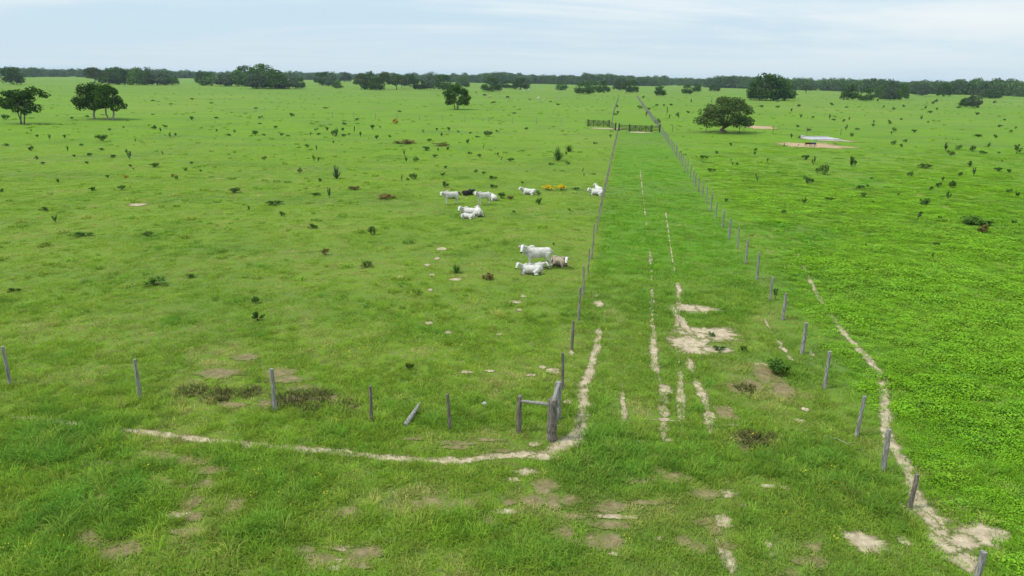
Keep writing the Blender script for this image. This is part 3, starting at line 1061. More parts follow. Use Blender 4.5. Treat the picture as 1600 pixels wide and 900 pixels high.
put_tree('leaning_tree', 35, 194, t_c, 'ragged dark tree with several leaning thin stems at the left edge', rz=0.0)
t_d = make_tree(64, 5.2, 4.0, 1.6, 8.0, 34, 0.9, 1.5, 5200, 0.36, 3, M['leaf_dark'], M['bark'], 0.22, 0.75)
put_tree('lone_tree', 713, 171, t_d, 'lone dark triangular tree on three stems in mid pasture', rz=0.8)

# kinds of farther tree (unit: metres, about 10 m tall, 9 m wide)
FAR = []
for i, (lm, nb) in enumerate([('leaf_dark', 26), ('leaf_mid', 26), ('leaf_dark', 30), ('leaf_olive', 24), ('leaf_mid', 30), ('leaf_grey', 24)]):
    FAR.append(make_tree(80 + i, 4.5, 4.5, 0.9 if i != 3 else 3.2, 10.0, nb, 0.8, 2.1, 2000, 0.58, 1 if i % 2 else 2, M[lm], M['bark'], 0.24, 0.8, skirt=0.9 if i != 3 else 0.2))

GROVE_L = ('tree in the long dark grove at far left', 'trees of the far left grove')
GROVE_M = ('tree in the tall rounded grove left of centre', 'trees of the grove left of centre')
ROW_M = ('tree in the open row of trees at far centre', 'trees of the far centre row')
CLUMP_R = ('tree in the tall dark clump behind the domed tree', 'trees of the dark clump right of the lane')
ROW_R = ('dark tree in the loose row before the right forest edge', 'trees before the right forest edge')
FT = [  # x, base y, top y, width px, kind, label[, group]
    (22, 132, 105, 34, 0, ('single dark round tree standing alone near the left horizon', None)),
    (46, 121, 109, 22, 2, ('leftmost of three small dark trees at the left forest edge', None)), (88, 120, 109, 20, 0, ('middle one of three small dark trees at the left forest edge', None)), (112, 120, 108, 20, 2, ('rightmost of three small dark trees at the left forest edge', None)),
    (150, 130, 107, 34, 3, ('grey green tree with open trunk at left end of the grove', None)),
    (172, 132, 108, 32, 1, GROVE_L), (186, 132, 105, 30, 2, GROVE_L), (202, 132, 108, 30, 0, GROVE_L), (216, 133, 107, 30, 4, GROVE_L), (230, 133, 111, 26, 2, GROVE_L), (246, 133, 109, 34, 5, GROVE_L), (262, 133, 112, 28, 1, GROVE_L), (273, 132, 120, 14, 0, GROVE_L),
    (316, 131, 112, 24, 0, GROVE_M), (330, 134, 113, 30, 1, GROVE_M), (352, 135, 114, 30, 5, GROVE_M), (372, 135, 111, 32, 4, GROVE_M), (386, 134, 103, 36, 2, GROVE_M), (412, 138, 102, 46, 4, GROVE_M), (402, 139, 116, 34, 5, GROVE_M), (430, 139, 110, 40, 1, GROVE_M), (452, 139, 115, 36, 5, GROVE_M), (466, 138, 120, 22, 2, GROVE_M),
    (499, 130, 113, 18, 2, ('dark tree in the small group right of the grove', 'small group right of the grove')), (512, 134, 112, 26, 2, ('dark tree in the small group right of the grove', 'small group right of the grove')), (519, 135, 116, 22, 5, ('dark tree in the small group right of the grove', 'small group right of the grove')),
    (527, 138, 126, 16, 4, ('lowest and nearest small round tree right of the grove', None)), (540, 128, 113, 20, 0, ('dark tree in the small group right of the grove', 'small group right of the grove')),
    (564, 140, 116, 22, 3, ROW_M), (580, 140, 113, 28, 1, ROW_M), (588, 141, 121, 24, 2, ROW_M), (601, 140, 114, 22, 3, ROW_M), (619, 140, 117, 26, 3, ROW_M), (628, 138, 119, 20, 3, ROW_M), (641, 136, 115, 24, 0, ROW_M), (655, 140, 124, 20, 2, ROW_M), (667, 140, 126, 20, 5, ROW_M), (692, 141, 116, 30, 2, ROW_M), (722, 136, 121, 22, 1, ROW_M), (676, 137, 113, 24, 5, ROW_M),
    (767, 143, 121, 30, 2, ('dense dark rounded tree above the grazing black cow', None)), (774, 136, 113, 26, 5, ('pale green taller tree behind the dense rounded tree', None)),
    (795, 138, 126, 24, 2, ('left one of two dark trees right of the pale green tree', None)), (814, 140, 122, 27, 0, ('right one of two dark trees, pale leaning trunk, right of the pale green tree', None)),
    (878, 141, 127, 19, 1, ('small round tree standing alone left of the lane end', None)), (912, 147, 128, 30, 2, ('broad dark tree left of the far lane', None)), (925, 143, 127, 24, 4, ('mid green tree behind the broad dark tree left of the lane', None)),
    (943, 145, 127, 20, 1, ('upright rounded green tree just left of the far lane', None)), (966, 141, 126, 18, 0, ('tree hanging over the far end of the lane', 'trees at the far lane end')), (978, 146, 127, 16, 3, ('tree hanging over the far end of the lane', 'trees at the far lane end')), (988, 145, 126, 20, 2, ('tree hanging over the far end of the lane', 'trees at the far lane end')),
    (1031, 150, 134, 19, 0, ('small dark round tree just right of the far lane', None)), (1073, 147, 132, 17, 2, ('dark tree second right from the far lane', None)), (1088, 144, 131, 16, 0, ('dark tree third right from the far lane', None)), (1116, 143, 131, 17, 0, ('small dark tree above the domed tree', None)),
    (1192, 157, 115, 44, 2, CLUMP_R), (1208, 157, 118, 42, 0, CLUMP_R), (1180, 156, 126, 26, 2, CLUMP_R), (1224, 157, 124, 34, 1, CLUMP_R), (1232, 154, 133, 20, 1, CLUMP_R),
    (1259, 146, 131, 18, 3, ('thin grey green tree right of the tall dark clump', None)),
    (1326, 156, 133, 26, 0, ROW_R), (1351, 158, 138, 22, 2, ROW_R), (1374, 155, 134, 20, 1, ROW_R), (1389, 157, 136, 22, 5, ROW_R), (1407, 156, 132, 22, 1, ROW_R),
    (1440, 150, 131, 31, 5, ('broad pale topped tree before the right forest edge', None)), (1474, 151, 129, 20, 0, ('tall dark round tree before the right forest edge', None)), (1503, 147, 135, 20, 2, ROW_R),
    (1508, 167, 153, 19, 0, ('small low dark tree touching a taller one on the right plain', None)), (1521, 168, 145, 20, 5, ('taller airy tree beside a small dark one on the right plain', None)),
    (1549, 154, 141, 26, 2, ('low dark flat topped tree near the right edge', None)), (1584, 148, 137, 18, 4, ROW_R), (1535, 148, 137, 18, 5, ROW_R),
]
_byg = {}
for q in FT:
    if q[5][1]:
        _byg.setdefault(q[5][1], []).append(q)
for g_ in _byg.values():
    g_.sort(key=lambda q: q[0])
for i, (x, yb, yt, wpx, k, (lab, grp)) in enumerate(FT):
    if grp:
        j = [q[0] for q in _byg[grp]].index(x)
        n_ = len(_byg[grp])
        place = 'leftmost' if j == 0 else 'rightmost' if j == n_ - 1 else ('', 'second', 'third', 'fourth', 'fifth', 'sixth', 'seventh', 'eighth', 'ninth', 'tenth', 'eleventh', 'twelfth')[j] + ' from left'
        lab = lab + ', ' + place
    p = at(x, yb)
    s = mpp(p)
    h = (yb - yt) * s * 1.02
    w = wpx * s
    cat_name = 'grove_tree' if grp and 'grove' in grp else 'savanna_tree'
    put_tree(cat_name, x, yb, FAR[k], lab, grp, rz=i * 1.7, sc=(w / 9.4, w / 9.4, h / 10.3))


# forest along the horizon
def build_forest():
    az = np.linspace(-0.80, 0.80, 9)
    front = np.array([1250, 1300, 1350, 1350, 1250, 1080, 880, 820, 850]) * 1.0
    n = 11000
    a = RNG.uniform(-0.80, 0.80, n)
    dep = RNG.random(n) ** 2.6 * 3600
    f0 = np.interp(a, az, front) * (0.93 + 0.22 * fbm(a * 14, a * 0, 5, 3))
    r = f0 + dep
    x, y = r * np.sin(a), r * np.cos(a)
    clump = fbm(x / 140, y / 140, 61, 3)
    keep = (clump > 0.47) | (dep > 700)
    x, y, dep, clump = x[keep], y[keep], dep[keep], clump[keep]
    rightness = np.clip((np.arctan2(x, y)) / 0.4, 0, 1)
    big = fbm(x / 45 + 9, y / 45, 63, 2)
    hgt = (5.5 + 5.5 * RNG.random(len(x)) ** 1.3 + 9 * np.clip(clump - .42, 0, 1) + 15 * np.clip(big - .48, 0, 1)) * (1 + 0.03 * rightness)
    pr = []
    for i, lm in enumerate(['leaf_wood', 'leaf_wood_dark', 'leaf_wood', 'leaf_wood_dark', 'leaf_mid']):
        g = np.random.default_rng(500 + i)
        B = crown_blobs(g, 0.52, 0.52, 0.05, 1.0, 16, 0.16, 0.26, 0.85, True, 0.5)
        pr.append(quads_mesh('forest_crown', leaves_in_blobs(B, 420, 0.105, 600 + i, 0.6), 4, [M[lm]]))
    scatter('far_forest', np.stack([x, y], 1), RNG.random(len(x)) * 6.28, hgt, np.zeros(len(x)), pr, M['leaf_dark'], 'dark green forest line all along the horizon', 'forest')


build_forest()


# ------------------------------------------------------------------ shrubs
def shrub_mesh(kind, seed):
    """about 1 m tall, 1 m wide"""
    g = np.random.default_rng(seed)
    random.seed(seed)
    lm = {'bush': 'leaf_shrub', 'mound': 'leaf_mid', 'sapling': 'leaf_shrub', 'spiky': 'leaf_shrub', 'greyspiky': 'leaf_grey', 'palm': 'leaf_bright', 'orange': 'leaf_orange', 'red': 'leaf_red', 'yellow': 'leaf_yellow', 'thin': 'leaf_grey',
          'creeper': 'leaf_mid', 'weed': 'leaf_weed'}[kind]
    mb = MB()
    if kind in ('bush', 'mound', 'orange', 'red', 'yellow', 'creeper'):
        n = 9
        B = []
        for i in range(n):
            a = g.random() * 6.28
            r = 0.38 * math.sqrt(g.random())
            z = 0.25 + 0.55 * g.random() * (1 - r * 1.3)
            B.append((r * math.cos(a), r * math.sin(a), z, .13 + .12 * g.random(), .13 + .12 * g.random(), .13 + .1 * g.random()))
        Q = leaves_in_blobs(B, 230, 0.115, seed, 0.2, 0.5)
        for i in range(6):
            b = B[i]
            mb.tube([(b[0] * .2, b[1] * .2, -0.02), (b[0] * .6, b[1] * .6, b[2] * .5), b[:3]], [.018, .014, .006], 5)
    elif kind == 'weed':
        Q = []
        for i in range(170):
            a, r = g.random() * 6.28, 0.5 * math.sqrt(g.random())
            b = np.array([r * math.cos(a), r * math.sin(a), -.02])
            t = b + np.array([g.normal() * .14, g.normal() * .14, (.35 + .65 * g.random()) * (1 - .8 * r)])
            sd_ = np.array([math.cos(a * 5), math.sin(a * 5), 0]) * (.012 + .012 * g.random())
            m1 = (b + t) / 2 + np.array([0, 0, .06])
            Q += [b - sd_, b + sd_, m1 + sd_, m1 - sd_, m1 - sd_, m1 + sd_, t + sd_ * .3, t - sd_ * .3]
        Q = np.array(Q)
    elif kind in ('sapling', 'thin'):
        Q = []
        for s in range(3 + int(g.random() * 3)):
            a = g.random() * 6.28
            top = np.array([.42 * math.cos(a) * g.random(), .42 * math.sin(a) * g.random(), .55 + .42 * g.random()])
            mb.tube([(0, 0, -.02), tuple(top * .5 + np.array([0, 0, .03])), tuple(top)], [.02, .014, .006], 5)
            B = [(*(top * f), .10, .10, .10) for f in (.55, .75, .98)]
            Q.append(leaves_in_blobs(B, 48 if kind == 'sapling' else 26, 0.12, seed + s, 0.2, 0.5))
        Q = np.concatenate(Q)
    else:
        Q = []
        for i in range(64):
            a = g.random() * 6.28
            el = 0.35 + 1.15 * g.random()
            L = .62 + .42 * g.random()
            d = np.array([math.cos(a) * math.cos(el), math.sin(a) * math.cos(el), math.sin(el)])
            sd_ = np.array([-math.sin(a), math.cos(a), 0]) * (.026 + .02 * g.random())
            b = np.array([math.cos(a) * .04, math.sin(a) * .04, -0.01])
            m1 = b + d * L * .55
            t = b + d * L - np.array([0, 0, .10 * math.cos(el)])
            Q += [b - sd_ * .5, b + sd_ * .5, m1 + sd_, m1 - sd_, m1 - sd_, m1 + sd_, t + sd_ * .12, t - sd_ * .12]
        Q = np.array(Q)
    nq = len(Q) // 4
    nv = len(mb.v)
    V = [tuple(v) for v in mb.v] + [tuple(q) for q in Q]
    Fc = list(mb.f) + [tuple(nv + 4 * i + j for j in range(4)) for i in range(nq)]
    mi = [1] * len(mb.f) + [0] * nq
    return mesh('shrub', V, Fc, [M[lm], M['stem']], mi)


SH = {k: [shrub_mesh(k, 900 + 17 * i + len(k) * 3) for i in range(n)] for k, n in
      dict(bush=4, mound=3, sapling=4, spiky=2, greyspiky=1, palm=1, orange=1, red=2, yellow=2, thin=2, creeper=1, weed=3).items()}
KN = dict(bush='shrub', mound='low_shrub', sapling='sapling_shrub', spiky='spiky_shrub', greyspiky='spiky_shrub', palm='young_palm', orange='orange_shrub', red='dry_shrub', yellow='flowering_shrub', thin='thin_shrub', creeper='creeper_mound', weed='weed_patch')
_si = [0]


def shrub(x, y, h, w, kind='bush', label=None):
    """base pixel, height and width in photo pixels"""
    p = at(x, y)
    s = mpp(p)
    _si[0] += 1
    i = _si[0]
    me = SH[kind][i % len(SH[kind])]
    vh = math.cos(math.atan2(CAM_H, p[1]))
    hh = max(0.16 if kind == 'red' else 0.25, h * s / vh * 1.2, (0.2 if kind == 'red' else 0.30) * w * s)
    ww = max(0.15, w * s)
    o = obj(KN[kind], me, None, (p[0], p[1], 0), (0, 0, i * 2.1), (ww, ww, hh))
    if label:
        tag(o, label, 'shrub')
        return o
    AUTO.append((o, x, y, h, kind, p))
    return o


AUTO = []
ORD = ['leftmost', 'second', 'third', 'fourth', 'fifth', 'sixth', 'seventh', 'eighth', 'ninth', 'tenth', 'eleventh', 'twelfth', 'thirteenth', 'fourteenth', 'fifteenth', 'sixteenth', 'seventeenth', 'eighteenth', 'nineteenth']
TENS = ['', '', 'twenty', 'thirty', 'forty', 'fifty', 'sixty']
TENTH = ['', '', 'twentieth', 'thirtieth', 'fortieth', 'fiftieth', 'sixtieth']


def ordinal(i):
    if i < len(ORD):
        return ORD[i]
    n = i + 1
    return TENTH[n // 10] if n % 10 == 0 else TENS[n // 10] + '-' + (['first'] + ORD[1:])[n % 10 - 1]


BANDS = [(176, 'beyond the lone triangular tree'), (200, 'level with the far gates'), (214, 'just nearer than the gates'), (232, 'level with the concrete tank'), (262, 'level with the spiky bushes'), (299, 'level with the yellow bush'),
         (330, 'level with the middle cattle'), (395, 'between middle and near cattle'), (450, 'level with the near cattle'), (2000, 'nearer than all the cattle')]


def label_shrubs():
    bins = {}
    for q in AUTO:
        o, x, y, h, kind, p = q
        right = p[0] > x_right(p[1])
        lane = (not right) and p[0] > x_left(p[1]) and p[1] < 160
        where = 'right field' if right else 'lane' if lane else 'left pasture'
        band = next(t for lim, t in BANDS if y < lim)
        bins.setdefault((where, band), []).append(q)
    for (where, band), L in bins.items():
        L.sort(key=lambda q: q[1])
        for i, (o, x, y, h, kind, p) in enumerate(L):
            nm = {'bush': 'dark leafy', 'mound': 'low spreading', 'sapling': 'upright', 'spiky': 'spiky', 'thin': 'thin pale', 'red': 'reddish', 'orange': 'orange', 'weed': 'brownish weedy'}[kind]
            tag(o, f'{nm} shrub in the {where}, {ordinal(i)} from left, {band}', 'shrub', f'small shrubs in the {where}')


def auto_kind(h, w, i):
    if w > 1.7 * h:
        return 'mound'
    if h > 1.25 * w:
        return 'sapling' if i % 3 else 'thin'
    return ('bush', 'sapling', 'bush', 'bush', 'mound')[i % 5]


LIST = """9 187 9 12;49 206 4 4;58 215 6 5;78 218 8 6;101 216 7 6;212 223 7 4;9 228 5 11;49 236 10 8;106 237 8 4;57 249 7 7;116 246 6 5;128 228 4 9;140 244 6 8;158 235 5 9;
178 247 6 11;203 249 13 10;198 240 6 6;68 257 5 9;137 256 5 7;241 261 8 18;204 261 5 5;209 266 4 4;168 278 6 7;172 204 4 7;193 200 4 4;241 202 7 9;251 206 6 5;258 199 5 8;266 216 8 5;
275 213 6 5;301 188 8 8;254 242 5 4;300 256 4 8;291 267 5 7;313 268 4 6;276 280 7 7;92 286 6 8;144 298 7 12;190 297 9 14;69 329 7 14;3 300 6 8;113 186 4 7;136 183 4 8;
407 185 5 8;339 206 5 4;357 212 4 10;367 208 5 6;400 211 8 15;412 212 4 8;430 200 4 8;440 212 5 8;406 194 3 7;337 185 3 9;456 182 6 9;485 213 7 5;494 204 5 7;511 205 6 6;536 204 5 7;545 211 4 5;
538 213 4 12;553 208 10 7;563 214 8 8;582 202 9 8;594 200 4 4;588 217 7 8;609 215 5 5;538 195 5 9;557 188 4 9;480 231 7 6;495 236 9 5;491 252 9 7;498 253 7 7;413 250 7 8;468 270 9 9;501 284 6 9;
515 309 15 10;365 301 9 22;441 338 9 10;489 357 9 17;580 358 5 10;389 330 8 5;632 244 8 5;635 254 9 6;628 283 8 5;637 282 6 6;492 305 4 18;521 224 4 6;450 213 3 8;497 211 4 8;
702 204 6 9;683 204 5 5;661 208 5 5;716 207 4 5;731 224 8 8;670 221 5 9;668 235 7 18;755 233 7 5;649 252 8 12;680 246 6 10;734 241 5 8;749 245 5 7;778 245 7 5;783 252 7 5;797 252 6 12;685 236 5 5;700 234 5 6;
885 243 6 5;887 257 6 8;861 258 5 10;743 270 6 7;756 272 5 8;770 280 7 14;646 280 10 14;696 293 11 12;771 294 8 13;692 274 5 8;816 288 4 6;842 319 11 13;899 297 5 12;890 329 4 7;910 270 7 4;912 276 5 4;
954 215 6 5;930 225 4 8;822 203 5 6;803 332 4 6;690 213 5 8;735 209 4 5;776 206 4 5;746 215 4 8;695 263 5 7;
1064 240 4 4;1100 248 7 14;1119 240 5 8;1142 228 6 7;1142 254 6 4;1144 258 4 4;1152 258 5 5;1112 268 7 14;1180 237 7 6;1179 242 6 5;1199 255 8 5;1257 250 10 14;1271 258 12 9;1278 270 10 8;1134 315 6 9;
1256 318 8 10;1224 335 10 8;1231 336 4 6;1225 230 6 4;1247 229 4 3;1236 216 6 10;1249 216 4 4;1296 187 8 6;1318 191 6 5;1322 204 8 6;1340 203 4 8;1330 213 6 9;1365 198 6 7;1391 194 5 6;1397 206 8 7;1393 211 6 6;1428 207 6 9;
1396 226 8 10;1408 230 6 6;1414 222 5 8;1477 236 11 10;1485 243 10 13;1497 234 9 13;1519 237 11 9;1544 231 8 6;1588 240 12 18;1555 216 7 6;1580 207 5 6;1447 263 10 22;1422 276 10 11;1516 261 8 12;
1521 275 13 10;1558 268 8 13;1576 270 7 9;1500 275 7 8;1565 254 4 5;1472 284 8 6;1466 293 11 9;1455 297 7 7;1489 294 14 13;1481 311 10 11;1344 296 8 14;1355 293 6 5;1362 280 4 6;1348 309 11 10;1404 306 4 6;
1444 321 12 20;1468 344 7 9;1584 351 8 12;1576 302 9 9;1588 308 7 10;1364 317 4 6;1298 313 6 18;1310 358 4 5;1533 240 6 8;1540 240 4 8;1560 240 4 6;1528 214 5 14;
131 369 9 28;229 369 8 18;300 433 6 20;22 455 5 20;582 367 13 12;865 383 4 5;1462 385 9 12;1352 386 5 7;1457 404 8 6;1125 548 10 22;1160 549 9 14;1112 526 9 12;87 347 9 12;
964 168 5 5;966 178 6 6;962 180 4 8;1000 170 6 9;1010 184 9 6;1014 172 5 6;1042 180 11 6;1046 186 6 4;1058 182 7 6;1060 184 6 5;1075 177 5 6;1005 154 5 5;1026 166 4 6;1038 166 4 5"""
for i, q in enumerate(LIST.replace('\n', '').split(';')):
    x, y, h, w = map(float, q.split())
    shrub(x, y, h, w, auto_kind(h, w, i))
for i in range(45):    # small far ones on the right plain
    x, y = RNG.uniform(1010, 1598), RNG.uniform(158, 205)
    if 1080 < x < 1190 and y > 165:
        continue
    w = RNG.uniform(3.5, 9)
    shrub(x, y, RNG.uniform(3, 5.5), w, ('bush', 'mound', 'sapling')[i % 3])
for i in range(14):
    x, y = RNG.uniform(220, 900), RNG.uniform(150, 182)
    if 680 < x < 750:
        continue
    shrub(x, y, RNG.uniform(2, 3.2), RNG.uniform(5, 11), 'mound')
for x, y, h, w in [(300, 612, 7, 34), (345, 620, 8, 40), (390, 614, 7, 30), (455, 626, 9, 44), (500, 622, 8, 40), (540, 634, 7, 34), (480, 640, 7, 30), (1180, 690, 8, 44), (1205, 686, 6, 24), (1165, 608, 6, 26)]:
    shrub(x, y, h, w * 1.3, 'weed')
# the ones that stand out
shrub(160, 221, 14, 21, 'bush', 'big dark bush below the two touching trees')
shrub(524, 213, 14, 14, 'bush', 'largest dark round bush in the far left pasture shrubs')
shrub(762, 213, 10, 15, 'bush', 'dark round bush below the lone triangular tree')
shrub(526, 279, 20, 14, 'greyspiky', 'upright grey green spiky plant in left pasture')
shrub(872, 251, 20, 18, 'spiky', 'large dark spiky bush left of the lane fence')
shrub(889, 237, 11, 13, 'spiky', 'smaller dark spiky bush behind the large spiky one')
shrub(713, 426, 14, 16, 'palm', 'bright green young palm left of the near cows')
shrub(762, 436, 11, 22, 'red', 'brownish low shrub between young palm and near cows')
shrub(786, 310, 11, 16, 'bush', 'leafy bush right of the middle cattle group')
shrub(798, 311, 7, 12, 'red', 'reddish twigs at the foot of the bush by the cattle')
shrub(841, 305, 9, 9, 'bush', 'dark shrub at the tail of the lone lying calf')
shrub(855, 297, 9, 21, 'yellow', 'left half of the bright yellow flowering bush')
shrub(876, 297, 10, 20, 'yellow', 'right half of the bright yellow flowering bush')
shrub(618, 194, 9, 10, 'orange', 'orange leaved shrub far in the left pasture')
shrub(196, 278, 5, 10, 'orange', 'small pale orange shrub in left pasture')
shrub(270, 277, 6, 6, 'orange', 'yellow orange shrub with a dark one beside it')
shrub(509, 398, 11, 13, 'red', 'dry brown plant on a bare spot in left pasture')
shrub(553, 296, 6, 22, 'red', 'reddish brown low patch of shrub left of middle cattle, upper')
shrub(604, 310, 6, 40, 'red', 'reddish brown low patch of shrub left of middle cattle, lower')
shrub(632, 224, 6, 40, 'red', 'long red brown patch of dry shrub, farther left')
shrub(688, 228, 5, 28, 'red', 'red brown patch of dry shrub under the dark round bush')
shrub(431, 320, 9, 28, 'mound', 'wide low shrub with yellowish leaves in left pasture')
shrub(242, 446, 14, 34, 'mound', 'wide rounded shrub nearest the left fence')
shrub(401, 474, 13, 15, 'bush', 'upper one of two near dark plants in left pasture')
shrub(403, 501, 11, 30, 'sapling', 'lower one of two near dark plants in left pasture')
shrub(572, 418, 11, 20, 'mound', 'rounded green shrub beside a yellowish grass patch')
shrub(640, 578, 13, 14, 'bush', 'small dark bush behind the slanted fallen post')
shrub(1027, 194, 9, 11, 'bush', 'dark bush against the right fence beyond the gate')
shrub(1183, 284, 11, 8, 'thin', 'thin pale sapling alone right of the lane')
shrub(1262, 287, 14, 18, 'bush', 'round dark bush alone in the right field')
shrub(1287, 273, 18, 16, 'bush', 'tall dark bush right of the round one in right field')
shrub(1331, 261, 18, 12, 'bush', 'upright grey dark bush in right field below the tank')
shrub(1432, 343, 13, 20, 'thin', 'brown thin bush in the right field')
shrub(1524, 352, 12, 56, 'creeper', 'wide bright creeper mound at right')
shrub(1535, 364, 14, 20, 'red', 'brownish shrub at the foot of the creeper mound')
shrub(1211, 468, 18, 12, 'sapling', 'dark leafy weed behind a right fence post')
shrub(1215, 584, 22, 46, 'creeper', 'bushy grass green clump inside the right fence')

label_shrubs()

# ------------------------------------------------------------------ fences
def post_mesh(seed, h, r, m_, k=9, lean=0.03, top=0.9, n=6, jit=0.10):
    random.seed(seed)
    mb = MB()
    pts, rad = [], []
    bx, by = random.uniform(-lean, lean), random.uniform(-lean, lean)
    for i in range(n):
        t = i / (n - 1)
        pts.append((bx * t * h + random.uniform(-.008, .008), by * t * h + random.uniform(-.008, .008), -0.25 + (h + 0.25) * t))
        rad.append(r * (1.05 - (1.05 - top) * t) * random.uniform(.93, 1.07))
    mb.tube(pts, rad, k, jit=jit)
    # slanted sawn top
    for v in mb.v[-k:]:
        v.z += (v.x - pts[-1][0]) * random.uniform(-.25, .25) + random.uniform(-.01, .01)
    return mb.mesh('post', [M[m_]])


POST_G = [post_mesh(10 + i, 1.36 + .05 * i, .062 + .006 * (i % 3), 'wood_grey', lean=.035) for i in range(6)]
POST_L = [post_mesh(50 + i, 1.32 + .05 * i, .045 + .005 * (i % 3), 'wood_tan', lean=.04) for i in range(6)]
POST_B = [post_mesh(30 + i, 1.32 + .05 * i, .054 + .006 * (i % 3), 'wood_brown', lean=.06) for i in range(6)]


def wire_line(name, parent, pts, z, r=0.0016):
    mb = MB()
    P = []
    for i, p in enumerate(pts):
        P.append((p[0] - parent.location.x, p[1] - parent.location.y, z + 0.012 * math.sin(i * 2.3)))
    mb.tube(P, [r] * len(P), 3)
    return obj(name, mb.mesh(name, [M['wire']]), parent)


def fence(label, pts, kinds, heights=None, wires=(0.35, 0.62, 0.90, 1.16), group=None, name='wire_fence'):
    e = empty(name, (pts[0][0], pts[0][1], 0))
    tag(e, label, 'fence', group)
    for i, p in enumerate(pts):
        K = kinds(i) if callable(kinds) else kinds
        sc = 1.0 if heights is None else heights(i)
        rr = random.uniform(.9, 1.12)
        obj('post', K[(i * 5 + 1) % len(K)], e, (p[0] - pts[0][0], p[1] - pts[0][1], 0), (0, 0, i * 1.3), (rr, rr, sc))
    for z in wires:
        wire_line('wire', e, pts, z)
    return e


random.seed(3)
# right side of the lane
rp = [at(*q) for q in [(1520, 930), (1420, 795), (1380, 735), (1338, 682), (1288, 607), (1253, 553), (1223, 500), (1203, 470), (1183, 436), (1165, 412), (1152, 388), (1139, 373), (1129, 355), (1118, 341)]]
y = rp[-1][1] + 3.3
while y < 151:
    rp.append((x_right(y) + random.uniform(-.06, .06), y))
    y += random.uniform(3.2, 3.9)
fence('long grey post and wire fence along the right side of the lane', rp, lambda i: POST_B if i == 1 else POST_G, lambda i: (.82, .80, .82, .92, .98, .95, .95, .95)[i] if i < 8 else random.uniform(.93, 1.03))
# left side
lp = [at(*q) for q in [(880, 608), (893, 547), (904, 500), (912, 460), (918, 430)]]
y = lp[-1][1] + 3.8
while y < 151:
    lp.append((x_left(y) + random.uniform(-.06, .06), y))
    y += random.uniform(3.6, 4.1)
fence('brown post and wire fence along the left side of the lane', lp, lambda i: POST_B if i < 2 else POST_L, lambda i: random.uniform(.98, 1.08))
# front-left, meeting the lane corner
fp = [at(*q) for q in [(704, 670), (580, 659), (430, 641), (219, 626), (16, 601)]]
fp += [(-23.6, 23.9)]
fence('sparse post and wire fence running left across the foreground', fp, lambda i: POST_G if i >= 2 else POST_B, lambda i: (.93, .98, .94, 1.0, .98, 1.0)[i])
# beyond the gates
def run(a, b, step):
    n = max(2, int(math.dist(a, b) / step))
    return [(a[0] + (b[0] - a[0]) * i / n, a[1] + (b[1] - a[1]) * i / n) for i in range(n + 1)]


fence('far right hand fence continuing beyond the gates to the horizon trees', run((32.4, 155.5), at(1012, 178), 3.4) + run(at(1011.5, 177.4), at(995, 152), 4.6), POST_G, lambda i: random.uniform(.95, 1.1), wires=(0.5, 0.8, 1.1))
fence('far left hand fence continuing beyond the gates to the horizon trees', run((23.4, 168.5), at(958, 180), 3.8) + run(at(958.4, 179), at(967, 153), 5.0), POST_G, lambda i: random.uniform(.95, 1.05), wires=(0.5, 0.8, 1.1))
fence('faint cross fence running left from the far gates', run((17.2, 168.3), at(520, 184), 6.0), POST_G, lambda i: random.uniform(.95, 1.05), wires=(0.5, 0.8, 1.1))
fence('short fence of dark posts beside the domed tree', run((34.5, 152.5), (70, 150), 6.0), POST_B, lambda i: random.uniform(.98, 1.15), wires=(0.5, 0.8, 1.1))

# corner brace: three heavy posts and two rails
cb = at(862, 688)
e = empty('corner_brace', (cb[0], cb[1], 0))
tag(e, 'heavy grey corner posts joined by two top rails at the trail bend', 'fence post')


def rel(p):
    return (p[0] - cb[0], p[1] - cb[1])


o = obj('post', post_mesh(71, 1.42, .145, 'wood_brown', 16, .02, .95, 14, .17), e)
o['label'] = 'thickest rough corner post'
b2 = rel(at(871, 655))
obj('post', post_mesh(72, 1.36, .12, 'wood_grey', 14, .02, .95, 12, .14), e, (*b2, 0))
b3 = rel(at(811, 676))
o = obj('post', post_mesh(73, 1.30, .085, 'wood_brown', 10, .02, .95), e, (*b3, 0))
for a, b, za, zb, r in (((0, 0), b2, 1.36, 1.30, .065), ((0, 0), b3, 1.24, 1.14, .05)):
    mb = MB()
    A, B_ = Vector((a[0], a[1], za)), Vector((b[0], b[1], zb))
    mb.tube([A, A.lerp(B_, .35) + Vector((0, 0, .01)), A.lerp(B_, .7), B_], [r, r * 1.05, r * .95, r], 9, jit=.06)
    obj('rail', mb.mesh('rail', [M['wood_grey']]), e)

# fallen post and fallen branch
a, b = at(633, 667), at(657, 641)
mb = MB()
L = math.dist(a, b)
mb.tube([(0, 0, .05), (0, L * .35, .13), (0, L * .7, .22), (0, L * 1.0, .30)], [.085, .08, .06, .022], 9, jit=.08)
mb.tube([(0, L * .6, -.05), (0, L * .6, .19)], [.02, .015], 6)
o = obj('fallen_post', mb.mesh('fallen_post', [M['wood_grey']]), None, (a[0], a[1], 0), (0, 0, math.atan2(b[1] - a[1], b[0] - a[0]) - math.pi / 2))
tag(o, 'pale fallen fence post lying slanted in the grass', 'post')
a, b = at(1288, 682), at(1348, 707)
mb = MB()
L = math.dist(a, b)
mb.tube([(0, 0, .02), (L * .3, .08, .06), (L * .6, -.03, .10), (L * 1.0, .05, .03)], [.022, .02, .016, .006], 6)
mb.tube([(L * .55, -.02, .09), (L * .75, .20, .14)], [.012, .004], 5)
mb.tube([(L * .3, .07, .06), (L * .45, .22, .03)], [.012, .004], 5)
o = obj('dead_branch', mb.mesh('dead_branch', [M['wood_grey']]), None, (a[0], a[1], 0), (0, 0, math.atan2(b[1] - a[1], b[0] - a[0])))
tag(o, 'thin grey dead branch on the grass inside the right fence', 'branch')
